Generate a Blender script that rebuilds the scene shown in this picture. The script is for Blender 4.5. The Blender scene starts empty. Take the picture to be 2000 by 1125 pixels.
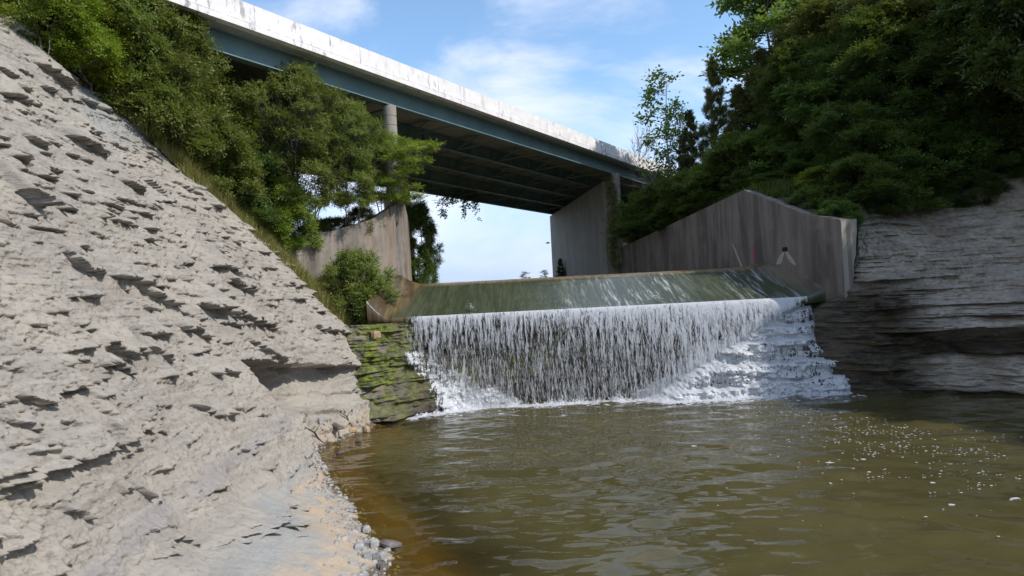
import bpy, math, random
import numpy as np
from mathutils import Matrix, Vector

R = math.radians
scene = bpy.context.scene
COL = scene.collection

# ------------------------------------------------------------------ camera
CAM_Z, F, PITCH, ROLL = 4.5, 1300.0, 0.0113, 0.0515
cam = bpy.data.cameras.new('camera')
cam.sensor_width = 36.0
cam.lens = F / 2000.0 * 36.0
cam.clip_start, cam.clip_end = 0.1, 5000.0
cam_ob = bpy.data.objects.new('camera', cam)
cam_ob.matrix_world = (Matrix.Translation((0, 0, CAM_Z)) @ Matrix.Rotation(math.pi / 2 + PITCH, 4, 'X')
                       @ Matrix.Rotation(-ROLL, 4, 'Z'))
COL.objects.link(cam_ob)
scene.camera = cam_ob

# ------------------------------------------------------------------ light
SUN_EL, SUN_AZ = R(47), R(113)          # azimuth measured from +Y (up the stream) towards +X (right)
sdir = Vector((math.sin(SUN_AZ) * math.cos(SUN_EL), math.cos(SUN_AZ) * math.cos(SUN_EL), math.sin(SUN_EL)))
sl = bpy.data.lights.new('sun', 'SUN')
sl.energy, sl.angle, sl.color = 4.0, R(0.53), (1.0, 0.95, 0.88)
so = bpy.data.objects.new('sun', sl)
so.rotation_euler = sdir.to_track_quat('Z', 'Y').to_euler()
so.location = (30, -20, 40)
COL.objects.link(so)

world = bpy.data.worlds.new('World')
scene.world = world
world.use_nodes = True
wt = world.node_tree
wt.nodes.clear()
wn, wl = wt.nodes.new, wt.links.new
w_out, w_bg = wn('ShaderNodeOutputWorld'), wn('ShaderNodeBackground')
w_sky = wn('ShaderNodeTexSky')
w_sky.sky_type = 'NISHITA'
w_sky.sun_disc = False
w_sky.sun_elevation, w_sky.sun_rotation = SUN_EL, SUN_AZ
w_sky.ozone_density = 1.5
w_sky.dust_density = 0.6
w_bg.inputs['Strength'].default_value = 0.115
w_co = wn('ShaderNodeTexCoord')
w_map = wn('ShaderNodeMapping')
w_map.inputs['Scale'].default_value = (1.5, 1.2, 3.4)
w_map.inputs['Rotation'].default_value = (0, R(-32), 0)
w_map.inputs['Location'].default_value = (0.35, 0.0, 0.22)
w_n = wn('ShaderNodeTexNoise')
w_n.inputs['Scale'].default_value = 1.55
w_n.inputs['Detail'].default_value = 9.0
w_n.inputs['Roughness'].default_value = 0.56
w_n.inputs['Distortion'].default_value = 0.5
w_r = wn('ShaderNodeMapRange')
w_r.interpolation_type = 'SMOOTHSTEP'
w_r.inputs['From Min'].default_value, w_r.inputs['From Max'].default_value = 0.42, 0.66
w_r.inputs['To Max'].default_value = 0.85
w_sep = wn('ShaderNodeSeparateXYZ')
w_lo = wn('ShaderNodeMapRange')           # thin veil low in the sky
w_lo.interpolation_type = 'SMOOTHSTEP'
w_lo.inputs['From Min'].default_value, w_lo.inputs['From Max'].default_value = 0.0, 0.30
w_lo.inputs['To Min'].default_value, w_lo.inputs['To Max'].default_value = 0.9, 0.0
w_up = wn('ShaderNodeMapRange')          # the wisps thin out towards the horizon
w_up.interpolation_type = 'SMOOTHSTEP'
w_up.inputs['From Min'].default_value, w_up.inputs['From Max'].default_value = 0.02, 0.30
w_up.inputs['To Min'].default_value, w_up.inputs['To Max'].default_value = 0.6, 1.0
w_max = wn('ShaderNodeMath'); w_max.operation = 'MULTIPLY'
w_veil = wn('ShaderNodeMix'); w_veil.data_type = 'RGBA'
w_veil.inputs[7].default_value = (4.3, 5.5, 8.0, 1)
w_hue = wn('ShaderNodeMix'); w_hue.data_type = 'RGBA'; w_hue.blend_type = 'MULTIPLY'
w_hue.inputs[0].default_value = 1.0
w_hue.inputs[7].default_value = (1.75, 1.95, 2.0, 1)
w_mix = wn('ShaderNodeMix'); w_mix.data_type = 'RGBA'
w_mix.inputs[7].default_value = (8.6, 8.9, 10.2, 1)
wl(w_co.outputs['Generated'], w_map.inputs['Vector'])
wl(w_map.outputs[0], w_n.inputs['Vector'])
wl(w_n.outputs['Fac'], w_r.inputs['Value'])
wl(w_co.outputs['Generated'], w_sep.inputs[0])
wl(w_sep.outputs['Z'], w_lo.inputs['Value'])
wl(w_sep.outputs['Z'], w_up.inputs['Value'])
wl(w_r.outputs[0], w_max.inputs[0]); wl(w_up.outputs[0], w_max.inputs[1])
wl(w_max.outputs[0], w_mix.inputs[0])
wl(w_sky.outputs[0], w_hue.inputs[6])
wl(w_lo.outputs[0], w_veil.inputs[0])
wl(w_hue.outputs[2], w_veil.inputs[6])
wl(w_veil.outputs[2], w_mix.inputs[6])
wl(w_mix.outputs[2], w_bg.inputs['Color'])
wl(w_bg.outputs[0], w_out.inputs[0])

vs = scene.view_settings
vs.view_transform, vs.look, vs.gamma, vs.exposure = 'Standard', 'None', 1.0, 0.1
vs.use_curve_mapping = False
scene.cycles.transparent_max_bounces = 24
scene.cycles.max_bounces = 8
scene.cycles.use_denoising = True

# ------------------------------------------------------------------ maths helpers
_pc, _ps = math.cos(PITCH), math.sin(PITCH)
_rc, _rs = math.cos(ROLL), math.sin(ROLL)


def ray(px, py):
    """direction (dx, 1, dz) of the sight line through a point of the photograph"""
    u, v = px - 1000.0, 562.5 - py
    u, v = _rc * u + _rs * v, -_rs * u + _rc * v
    x, y, z = u / F, 1.0, v / F
    y, z = _pc * y - _ps * z, _ps * y + _pc * z
    return x / y, z / y


def W(px, py, Y):
    dx, dz = ray(px, py)
    return np.array([dx * Y, Y, CAM_Z + dz * Y])


def _hash(ix, iy, seed):
    h = (ix.astype(np.int64) * 374761393 + iy.astype(np.int64) * 668265263 + seed * 974634777) & 0xFFFFFFFF
    h = ((h ^ (h >> 13)) * 1274126177) & 0xFFFFFFFF
    h = ((h ^ (h >> 16)) * 2246822519) & 0xFFFFFFFF
    return ((h ^ (h >> 15)) & 0xFFFFFF) / float(0xFFFFFF)


def vn(x, y, seed=0):
    x, y = np.broadcast_arrays(np.asarray(x, float), np.asarray(y, float))
    ix, iy = np.floor(x), np.floor(y)
    fx, fy = x - ix, y - iy
    fx, fy = fx * fx * (3 - 2 * fx), fy * fy * (3 - 2 * fy)
    a, b = _hash(ix, iy, seed), _hash(ix + 1, iy, seed)
    c, d = _hash(ix, iy + 1, seed), _hash(ix + 1, iy + 1, seed)
    return (a + (b - a) * fx) * (1 - fy) + (c + (d - c) * fx) * fy


def fbm(x, y, octv=4, seed=0, gain=0.5):
    t, a, s = 0.0, 1.0, 0.0
    for i in range(octv):
        t = t + a * vn(x * 2 ** i + 13.7 * i, y * 2 ** i - 7.1 * i, seed + i)
        s += a
        a *= gain
    return t / s


def sstep(a, b, x):
    t = np.clip((x - a) / (b - a), 0, 1)
    return t * t * (3 - 2 * t)


# ------------------------------------------------------------------ object helpers
def tag(o, label=None, cat=None, group=None, kind=None):
    if label: o['label'] = label
    if cat: o['category'] = cat
    if group: o['group'] = group
    if kind: o['kind'] = kind
    return o


def empty(name, loc, label, cat, group=None):
    o = bpy.data.objects.new(name, None)
    o.empty_display_size = 0.3
    o.location = loc
    COL.objects.link(o)
    return tag(o, label, cat, group)


def np_mesh(name, verts, quads=None, tris=None, mat=None, parent=None, smooth=False, attrs=None):
    me = bpy.data.meshes.new(name)
    verts = np.asarray(verts, np.float32).reshape(-1, 3)
    if parent is not None:
        verts = verts - np.array(parent.location, np.float32)
        if parent.parent is not None:
            verts = verts - np.array(parent.parent.location, np.float32)
    nq = 0 if quads is None else len(quads)
    nt = 0 if tris is None else len(tris)
    me.vertices.add(len(verts))
    me.vertices.foreach_set('co', verts.ravel())
    loops = []
    if nq: loops.append(np.asarray(quads, np.int32).ravel())
    if nt: loops.append(np.asarray(tris, np.int32).ravel())
    loops = np.concatenate(loops)
    me.loops.add(len(loops))
    me.loops.foreach_set('vertex_index', loops)
    starts = np.concatenate([np.arange(nq) * 4, nq * 4 + np.arange(nt) * 3]).astype(np.int32)
    me.polygons.add(nq + nt)
    me.polygons.foreach_set('loop_start', starts)
    if smooth:
        me.polygons.foreach_set('use_smooth', np.ones(nq + nt, bool))
    me.update(calc_edges=True)
    for k, (dom, arr) in (attrs or {}).items():
        at = me.attributes.new(k, 'FLOAT', dom)
        at.data.foreach_set('value', np.asarray(arr, np.float32).ravel())
    if mat: me.materials.append(mat)
    o = bpy.data.objects.new(name, me)
    if parent is not None: o.parent = parent
    COL.objects.link(o)
    return o


def grid_quads(n, m):
    i = np.arange(n - 1)[:, None] * m + np.arange(m - 1)[None, :]
    return np.stack([i, i + 1, i + m + 1, i + m], -1).reshape(-1, 4)


class MB:
    """collects simple solids, then links them as one mesh object"""
    def __init__(s): s.v, s.f = [], []

    def hexa(s, p):                       # 8 points: bottom ring then top ring
        b = len(s.v)
        s.v += [tuple(map(float, q)) for q in p]
        s.f += [[b + k for k in q] for q in ((3, 2, 1, 0), (4, 5, 6, 7), (0, 1, 5, 4), (1, 2, 6, 5), (2, 3, 7, 6), (3, 0, 4, 7))]
        return s

    def tube(s, pts, rad, n=6, cap=True):
        pts = [Vector(p) for p in pts]
        if not hasattr(rad, '__len__'): rad = [rad] * len(pts)
        b = len(s.v)
        up = Vector((0.31, 0.17, 0.93))
        for i, p in enumerate(pts):
            t = (pts[min(i + 1, len(pts) - 1)] - pts[max(i - 1, 0)]).normalized()
            a = t.cross(up)
            if a.length < 1e-3: a = t.cross(Vector((1, 0, 0)))
            a.normalize()
            c = t.cross(a)
            for k in range(n):
                th = 2 * math.pi * k / n
                q = p + (a * math.cos(th) + c * math.sin(th)) * rad[i]
                s.v.append(tuple(q))
        for i in range(len(pts) - 1):
            for k in range(n):
                k2 = (k + 1) % n
                s.f.append([b + i * n + k, b + i * n + k2, b + (i + 1) * n + k2, b + (i + 1) * n + k])
        if cap:
            s.f.append([b + k for k in range(n)][::-1])
            e = b + (len(pts) - 1) * n
            s.f.append([e + k for k in range(n)])
        return s

    def build(s, name, mat, parent=None, smooth=False):
        off = Vector((0, 0, 0))
        q = parent
        while q is not None:
            off += q.location
            q = q.parent
        me = bpy.data.meshes.new(name)
        me.from_pydata([tuple(Vector(v) - off) for v in s.v], [], s.f)
        me.update()
        if smooth:
            me.polygons.foreach_set('use_smooth', np.ones(len(me.polygons), bool))
        me.materials.append(mat)
        o = bpy.data.objects.new(name, me)
        if parent is not None: o.parent = parent
        COL.objects.link(o)
        return o


# ------------------------------------------------------------------ materials
class N:
    def __init__(s, name):
        s.m = bpy.data.materials.new(name)
        s.m.use_nodes = True
        s.t = s.m.node_tree
        s.t.nodes.clear()
        s.out = s.t.nodes.new('ShaderNodeOutputMaterial')
        s.geo = None

    def n(s, typ, **kw):
        nd = s.t.nodes.new('ShaderNode' + typ)
        for k, v in kw.items(): setattr(nd, k, v)
        return nd

    def l(s, a, b): s.t.links.new(a, b)

    def pos(s, scale=(1, 1, 1), rot=(0, 0, 0)):
        if s.geo is None: s.geo = s.n('NewGeometry')
        mp = s.n('Mapping')
        mp.inputs['Scale'].default_value = scale
        mp.inputs['Rotation'].default_value = rot
        s.l(s.geo.outputs['Position'], mp.inputs['Vector'])
        return mp.outputs[0]

    def noise(s, scale, detail=4, rough=0.55, vec=None, dist=0.0):
        nd = s.n('TexNoise')
        nd.inputs['Scale'].default_value = scale
        nd.inputs['Detail'].default_value = detail
        nd.inputs['Roughness'].default_value = rough
        nd.inputs['Distortion'].default_value = dist
        s.l(vec if vec is not None else s.pos(), nd.inputs['Vector'])
        return nd.outputs['Fac']

    def ramp(s, fac, lo, hi, a=0.0, b=1.0, smooth=True):
        nd = s.n('MapRange')
        if smooth: nd.interpolation_type = 'SMOOTHSTEP'
        nd.inputs['From Min'].default_value, nd.inputs['From Max'].default_value = lo, hi
        nd.inputs['To Min'].default_value, nd.inputs['To Max'].default_value = a, b
        s.l(fac, nd.inputs['Value'])
        return nd.outputs[0]

    def mix(s, fac, a, b):
        nd = s.n('Mix', data_type='RGBA')
        for sock, v in ((nd.inputs[0], fac), (nd.inputs[6], a), (nd.inputs[7], b)):
            if isinstance(v, (int, float)): sock.default_value = v
            elif isinstance(v, (tuple, list)): sock.default_value = (*v[:3], 1)
            else: s.l(v, sock)
        return nd.outputs[2]

    def math(s, op, a, b=0.0):
        nd = s.n('Math', operation=op)
        for sock, v in ((nd.inputs[0], a), (nd.inputs[1], b)):
            if isinstance(v, (int, float)): sock.default_value = v
            else: s.l(v, sock)
        return nd.outputs[0]

    def attr(s, name):
        nd = s.n('Attribute')
        nd.attribute_name = name
        return nd.outputs['Fac']

    def z(s):
        sp = s.n('SeparateXYZ')
        s.l(s.pos(), sp.inputs[0])
        return sp.outputs['Z']

    def bump(s, h, strength=0.4, dist=0.02, normal=None):
        nd = s.n('Bump')
        nd.inputs['Strength'].default_value = strength
        nd.inputs['Distance'].default_value = dist
        s.l(h, nd.inputs['Height'])
        if normal is not None: s.l(normal, nd.inputs['Normal'])
        return nd.outputs[0]

    def principled(s, col, rough=0.9, normal=None, spec=0.3, metal=0.0):
        p = s.n('BsdfPrincipled')
        for sock, v in ((p.inputs['Base Color'], col), (p.inputs['Roughness'], rough), (p.inputs['Specular IOR Level'], spec), (p.inputs['Metallic'], metal)):
            if isinstance(v, (int, float)): sock.default_value = v
            elif isinstance(v, (tuple, list)): sock.default_value = (*v[:3], 1)
            else: s.l(v, sock)
        if normal is not None: s.l(normal, p.inputs['Normal'])
        s.l(p.outputs[0], s.out.inputs['Surface'])
        return p


def mat_shale():
    k = N('grey_shale')
    strata = k.noise(1.0, 6, 0.6, k.pos((0.5, 0.5, 9.0)), 0.6)
    big = k.noise(0.55, 5, 0.6)
    fine = k.noise(9.0, 6, 0.65)
    c = k.mix(k.ramp(strata, 0.35, 0.7), (0.268, 0.24, 0.207), (0.345, 0.314, 0.277))
    c = k.mix(k.ramp(big, 0.42, 0.68, 0, 0.75), c, (0.375, 0.338, 0.285))
    c = k.mix(k.ramp(fine, 0.36, 0.47, 0.5, 0), c, (0.17, 0.155, 0.14))
    c = k.mix(k.math('MULTIPLY', k.attr('blue'), 0.75), c, (0.285, 0.29, 0.28))
    c = k.mix(k.math('MULTIPLY', k.attr('band'), 0.5), c, (0.235, 0.215, 0.225))
    c = k.mix(k.math('MULTIPLY', k.attr('tan'), k.ramp(k.noise(2.3, 4), 0.38, 0.6, 0.2, 0.95)), c, (0.42, 0.325, 0.23))
    z = k.z()
    c = k.mix(k.ramp(k.math('ADD', z, k.ramp(k.noise(1.5, 4), 0.2, 0.8, -0.14, 0.14)), 0.10, 0.0), c, (0.12, 0.095, 0.065))
    c = k.mix(k.ramp(z, 0.0, -0.5), c, (0.20, 0.145, 0.055))
    c = k.mix(k.attr('soil'), c, (0.16, 0.14, 0.075))
    nb = k.bump(k.noise(26, 5, 0.7, k.pos((1, 1, 2.2))), 0.55, 0.03)
    nb = k.bump(k.noise(7, 5, 0.7, k.pos((1, 1, 3))), 0.5, 0.07, nb)
    nb = k.bump(k.noise(1, 7, 0.68, k.pos((2.5, 2.5, 15)), 0.8), 0.55, 0.06, nb)
    k.principled(c, 0.92, nb, 0.2)
    return k.m


def mat_dark_shale():
    k = N('layered_shale')
    strata = k.noise(1.0, 7, 0.66, k.pos((1.1, 1.1, 5.5)), 0.7)
    big = k.noise(0.4, 5, 0.6)
    fine = k.noise(7.0, 6, 0.65)
    c = k.mix(k.ramp(strata, 0.38, 0.66), (0.25, 0.215, 0.17), (0.41, 0.36, 0.295))
    c = k.mix(k.ramp(big, 0.45, 0.7, 0, 0.6), c, (0.43, 0.38, 0.305))
    c = k.mix(k.ramp(fine, 0.36, 0.48, 0.5, 0), c, (0.15, 0.14, 0.125))
    wet = k.mix(k.ramp(strata, 0.35, 0.65), (0.022, 0.018, 0.012), (0.085, 0.068, 0.042))
    c = k.mix(k.attr('wet'), c, wet)
    mossy = k.mix(k.ramp(k.noise(3.5, 5, 0.65), 0.35, 0.66), (0.034, 0.046, 0.010), (0.155, 0.178, 0.016))
    c = k.mix(k.math('MULTIPLY', k.attr('moss'), k.ramp(k.noise(1.6, 5, 0.6, k.pos((1, 1, 1.9))), 0.36, 0.5)), c, mossy)
    c = k.mix(k.attr('soil'), c, (0.055, 0.05, 0.03))
    nb = k.bump(k.noise(18, 5, 0.7, k.pos((1, 1, 2.6))), 0.6, 0.04)
    nb = k.bump(k.noise(4, 6, 0.7, k.pos((0.8, 0.8, 2.2))), 0.6, 0.12, nb)
    k.principled(c, k.math('SUBTRACT', 0.92, k.math('MULTIPLY', k.attr('wet'), 0.5)), nb, 0.35)
    return k.m


def mat_concrete(name, base, dark, streak=0.7, warm=None, rough=0.9):
    k = N(name)
    st = k.noise(1.0, 7, 0.66, k.pos((1.25, 1.25, 0.13)), 0.5)
    st2 = k.noise(1.0, 4, 0.6, k.pos((9, 9, 0.4)))
    big = k.noise(0.7, 6, 0.6)
    c = k.mix(k.ramp(st, 0.36, 0.64, streak, 0), base, dark)
    c = k.mix(k.math('MULTIPLY', k.ramp(st2, 0.30, 0.5, 0.45, 0), k.ramp(big, 0.4, 0.6)), c, dark)
    c = k.mix(k.ramp(big, 0.45, 0.7, 0, 0.5), c, tuple(min(1, 1.18 * q) for q in base))
    if warm:
        c = k.mix(k.ramp(k.noise(1.0, 5, 0.6, k.pos((1.6, 1.6, 0.14))), 0.55, 0.68, 0, 0.55), c, warm)
    nb = k.bump(k.noise(30, 5, 0.7), 0.3, 0.012)
    nb = k.bump(k.noise(3, 4, 0.6), 0.3, 0.03, nb)
    k.principled(c, rough, nb, 0.25)
    return k.m


def mat_parapet():
    k = N('weathered_white_concrete')
    p1 = k.noise(1.6, 8, 0.72)
    p2 = k.noise(1.0, 7, 0.7, k.pos((3.2, 3.2, 0.9)))
    msk = k.noise(0.22, 3, 0.5)
    c = k.mix(k.ramp(p1, 0.4, 0.7), (0.70, 0.67, 0.65), (0.84, 0.82, 0.81))
    s = k.math('MULTIPLY', k.ramp(p2, 0.53, 0.65), k.ramp(msk, 0.38, 0.6, 0.25, 0.9))
    c = k.mix(s, c, (0.22, 0.21, 0.22))
    nb = k.bump(k.noise(22, 4, 0.7), 0.25, 0.012)
    k.principled(c, 0.9, nb, 0.2)
    return k.m


def mat_steel():
    k = N('teal_painted_steel')
    c = k.mix(k.ramp(k.noise(0.8, 6, 0.6, k.pos((1, 1, 0.5))), 0.35, 0.7), (0.13, 0.20, 0.208), (0.17, 0.25, 0.255))
    c = k.mix(k.ramp(k.noise(3.0, 7, 0.7, k.pos((1, 1, 0.35))), 0.63, 0.74, 0, 0.6), c, (0.13, 0.10, 0.075))
    k.principled(c, 0.55, k.bump(k.noise(14, 3), 0.1, 0.01), 0.4)
    return k.m


def mat_leaf(name, a, b, trans=0.35, dry=None):
    k = N(name)
    oi = k.n('ObjectInfo')
    t = k.attr('tint')
    c = k.mix(t, a, b)
    if dry: c = k.mix(k.ramp(t, 0.94, 0.99), c, dry)
    hs = k.n('HueSaturation')
    k.l(k.ramp(oi.outputs['Random'], 0, 1, 0.485, 0.512, False), hs.inputs['Hue'])
    k.l(k.ramp(oi.outputs['Random'], 0, 1, 0.72, 1.3, False), hs.inputs['Value'])
    k.l(c, hs.inputs['Color'])
    p = k.n('BsdfPrincipled')
    p.inputs['Roughness'].default_value = 0.55
    p.inputs['Specular IOR Level'].default_value = 0.3
    tr = k.n('BsdfTranslucent')
    k.l(hs.outputs[0], p.inputs['Base Color'])
    tc = k.mix(0.55, hs.outputs[0], (0.20, 0.26, 0.02))
    k.l(tc, tr.inputs['Color'])
    mx = k.n('MixShader')
    mx.inputs[0].default_value = trans
    k.l(p.outputs[0], mx.inputs[1]); k.l(tr.outputs[0], mx.inputs[2])
    k.l(mx.outputs[0], k.out.inputs['Surface'])
    return k.m


def mat_bark(name='bark', a=(0.10, 0.085, 0.07), b=(0.20, 0.18, 0.155)):
    k = N(name)
    c = k.mix(k.ramp(k.noise(1, 5, 0.6, k.pos((14, 14, 2.5))), 0.35, 0.65), a, b)
    k.principled(c, 0.9, k.bump(k.noise(1, 4, 0.6, k.pos((25, 25, 5))), 0.5, 0.02), 0.2)
    return k.m


def mat_plain(name, a, b, scale=6, rough=0.85, spec=0.3):
    k = N(name)
    k.principled(k.mix(k.ramp(k.noise(scale, 5, 0.6), 0.35, 0.68), a, b), rough, k.bump(k.noise(scale * 3, 4, 0.65), 0.4, 0.02), spec)
    return k.m


def mat_pool():
    k = N('murky_water')
    h1 = k.noise(1.0, 1.5, 0.5, k.pos((0.62, 1.25, 1)), 0.7)
    h2 = k.noise(1.0, 2.0, 0.5, k.pos((2.4, 4.2, 1)), 0.3)
    nb = k.bump(h1, 0.35, 0.10)
    nb = k.bump(h2, 0.14, 0.04, nb)
    fr = k.n('Fresnel'); fr.inputs['IOR'].default_value = 1.30
    k.l(nb, fr.inputs['Normal'])
    gl = k.n('BsdfGlossy'); gl.inputs['Roughness'].default_value = 0.03
    gl.inputs['Color'].default_value = (0.95, 0.97, 1, 1)
    k.l(nb, gl.inputs['Normal'])
    df = k.n('BsdfDiffuse')
    cloud = k.noise(0.25, 4, 0.6)
    k.l(k.mix(k.ramp(cloud, 0.3, 0.7), (0.060, 0.052, 0.020), (0.078, 0.067, 0.027)), df.inputs['Color'])
    tp = k.n('BsdfTransparent'); tp.inputs['Color'].default_value = (0.82, 0.70, 0.38, 1)
    m1 = k.n('MixShader')
    k.l(k.ramp(k.attr('deepness'), 0.0, 1.5, 0.10, 0.985), m1.inputs[0])
    k.l(tp.outputs[0], m1.inputs[1]); k.l(df.outputs[0], m1.inputs[2])
    m2 = k.n('MixShader')
    k.l(fr.outputs[0], m2.inputs[0]); k.l(m1.outputs[0], m2.inputs[1]); k.l(gl.outputs[0], m2.inputs[2])
    k.l(m2.outputs[0], k.out.inputs['Surface'])
    return k.m


def white_water(k, alpha, col=(0.66, 0.67, 0.69)):
    p = k.n('BsdfPrincipled')
    p.inputs['Base Color'].default_value = (*col, 1)
    p.inputs['Roughness'].default_value = 0.35
    p.inputs['Specular IOR Level'].default_value = 0.5
    tr = k.n('BsdfTranslucent'); tr.inputs['Color'].default_value = (0.8, 0.83, 0.86, 1)
    m0 = k.n('MixShader'); m0.inputs[0].default_value = 0.3
    k.l(p.outputs[0], m0.inputs[1]); k.l(tr.outputs[0], m0.inputs[2])
    tp = k.n('BsdfTransparent')
    m = k.n('MixShader')
    if isinstance(alpha, (int, float)): m.inputs[0].default_value = alpha
    else: k.l(alpha, m.inputs[0])
    k.l(tp.outputs[0], m.inputs[1]); k.l(m0.outputs[0], m.inputs[2])
    k.l(m.outputs[0], k.out.inputs['Surface'])
    return k.m


def mat_curtain():
    k = N('falling_water_sheet')
    s1 = k.noise(1.0, 4, 0.6, k.pos((9.0, 3.0, 0.9)), 0.35)
    s2 = k.noise(1.0, 3, 0.6, k.pos((26.0, 6.0, 2.4)), 1.6)
    s = k.math('ADD', k.math('MULTIPLY', s1, 0.45), k.math('MULTIPLY', s2, 0.55))
    a = k.attr('cover')                      # 1 at the lip, less where the sheet has broken up
    th = k.math('SUBTRACT', s, k.math('SUBTRACT', 0.63, k.math('MULTIPLY', a, 0.24)))
    return white_water(k, k.ramp(th, -0.02, 0.07, 0.0, 0.85))


def mat_cascade():
    k = N('tumbling_white_water')
    s1 = k.noise(1.0, 5, 0.62, k.pos((2.6, 2.0, 1.2)), 0.8)
    s2 = k.noise(1.0, 4, 0.62, k.pos((15.0, 8.0, 2.6)), 0.7)
    s = k.math('ADD', k.math('MULTIPLY', s1, 0.45), k.math('MULTIPLY', s2, 0.55))
    th = k.math('SUBTRACT', s, k.math('SUBTRACT', 0.72, k.math('MULTIPLY', k.attr('cover'), 0.32)))
    return white_water(k, k.ramp(th, -0.03, 0.08, 0.0, 0.95))


def mat_chute():
    k = N('algae_covered_concrete')
    flow = k.noise(1.0, 6, 0.62, k.pos((3.4, 0.35, 0.35)), 0.5)
    fine = k.noise(1.0, 5, 0.6, k.pos((13, 0.9, 0.9)), 0.4)
    big = k.noise(0.5, 4, 0.6)
    c = k.mix(k.ramp(flow, 0.35, 0.65), (0.040, 0.050, 0.026), (0.075, 0.085, 0.046))
    c = k.mix(k.ramp(fine, 0.35, 0.6, 0.5, 0), c, (0.03, 0.037, 0.022))
    c = k.mix(k.ramp(k.attr('crest'), 0.2, 0.85), c, k.mix(k.ramp(fine, 0.35, 0.6), (0.15, 0.105, 0.055), (0.24, 0.18, 0.10)))
    c = k.mix(k.attr('rust'), c, k.mix(k.ramp(flow, 0.4, 0.6), (0.065, 0.042, 0.022), (0.14, 0.10, 0.045)))
    foam = k.math('MULTIPLY', k.ramp(k.math('ADD', k.math('MULTIPLY', flow, 0.5), k.math('MULTIPLY', fine, 0.5)), 0.49, 0.68), k.attr('film'))
    c = k.mix(foam, c, (0.46, 0.48, 0.50))
    nb = k.bump(k.noise(1.0, 5, 0.6, k.pos((12, 3, 3))), 0.4, 0.03)
    k.principled(c, 0.28, nb, 0.5)
    return k.m


M = dict(
    shale=mat_shale(), dark_shale=mat_dark_shale(),
    wall=mat_concrete('stained_concrete', (0.215, 0.183, 0.156), (0.085, 0.072, 0.062), 0.85),
    pier=mat_concrete('pier_concrete', (0.31, 0.28, 0.24), (0.18, 0.16, 0.14), 0.5),
    left_pier=mat_concrete('rust_streaked_concrete', (0.30, 0.26, 0.22), (0.10, 0.085, 0.07), 0.85, (0.30, 0.17, 0.075)),
    parapet=mat_parapet(), steel=mat_steel(), chute=mat_chute(),
    pool=mat_pool(), curtain=mat_curtain(), cascade=mat_cascade(),
    strand=white_water(N('water_strands'), 0.62), foam=white_water(N('white_foam'), 0.92),
    bark=mat_bark(), pale_bark=mat_bark('pale_bark', (0.20, 0.18, 0.155), (0.34, 0.31, 0.28)),
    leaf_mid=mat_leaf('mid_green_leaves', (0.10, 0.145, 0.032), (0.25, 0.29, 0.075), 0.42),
    leaf_shaded=mat_leaf('shaded_green_leaves', (0.060, 0.112, 0.024), (0.14, 0.20, 0.046), 0.4),  # darker copy of the mid green: the right bank's shade put into the colour
    leaf_bright=mat_leaf('bright_green_leaves', (0.14, 0.21, 0.025), (0.30, 0.36, 0.06), 0.45),
    leaf_yellow=mat_leaf('yellow_green_leaves', (0.12, 0.18, 0.014), (0.25, 0.30, 0.03), 0.4),
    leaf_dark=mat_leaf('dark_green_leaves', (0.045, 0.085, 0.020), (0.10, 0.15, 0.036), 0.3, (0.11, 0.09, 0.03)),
    leaf_olive=mat_leaf('olive_leaves', (0.095, 0.115, 0.03), (0.20, 0.21, 0.06), 0.3, (0.13, 0.085, 0.035)),
    leaf_pale=mat_leaf('pale_green_leaves', (0.09, 0.15, 0.03), (0.16, 0.23, 0.05), 0.45),
    needle=mat_leaf('cedar_sprays', (0.055, 0.072, 0.020), (0.12, 0.125, 0.038), 0.15, (0.13, 0.08, 0.04)),
    grass=mat_leaf('long_grass', (0.17, 0.19, 0.04), (0.42, 0.36, 0.15), 0.35, (0.50, 0.42, 0.24)),
    herb=mat_leaf('ground_herbs', (0.045, 0.08, 0.012), (0.10, 0.13, 0.025), 0.3),
    petal=mat_plain('white_petals', (0.8, 0.8, 0.78), (0.85, 0.85, 0.82)),
    soil=mat_plain('woodland_soil', (0.045, 0.038, 0.02), (0.085, 0.07, 0.035), 1.5),
    ground=mat_plain('meadow_ground', (0.06, 0.08, 0.02), (0.12, 0.12, 0.04), 0.3),
    rock=mat_plain('shore_rock', (0.20, 0.20, 0.195), (0.36, 0.35, 0.33), 5),
    tan_rock=mat_plain('tan_rock', (0.28, 0.19, 0.11), (0.45, 0.32, 0.20), 5),
    dark_rock=mat_plain('dark_wet_rock', (0.07, 0.062, 0.055), (0.16, 0.145, 0.13), 5, 0.6),
    deck=mat_concrete('deck_concrete', (0.42, 0.42, 0.41), (0.28, 0.28, 0.27), 0.5),
    wood=mat_plain('grey_driftwood', (0.10, 0.085, 0.07), (0.19, 0.165, 0.14), 9),
    hole=mat_plain('drain_shadow', (0.01, 0.01, 0.01), (0.02, 0.02, 0.02)),
    red=mat_plain('faded_red_paint', (0.35, 0.06, 0.07), (0.45, 0.09, 0.09), 8),
    lime=mat_plain('lime_deposit', (0.36, 0.31, 0.24), (0.46, 0.41, 0.33), 8),
    bird=mat_plain('dark_feathers', (0.03, 0.03, 0.03), (0.06, 0.06, 0.06)),
)
# ------------------------------------------------------------------ terrain: left shale bank
SH_Y = np.array([-10, -4, 4, 8, 11.0, 11.75, 12.7, 13.75, 15.4, 17.6, 20.2, 21.6, 23.0, 24.5, 26.0, 28.0, 31, 36])
SH_X = np.array([-5.6, -4.3, -3.0, -2.5, -2.33, -2.31, -2.95, -3.35, -4.03, -5.03, -6.13, -6.21, -5.55, -5.15, -5.2, -5.5, -5.6, -5.6])


def shore(Y): return np.interp(Y, SH_Y, SH_X)


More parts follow.
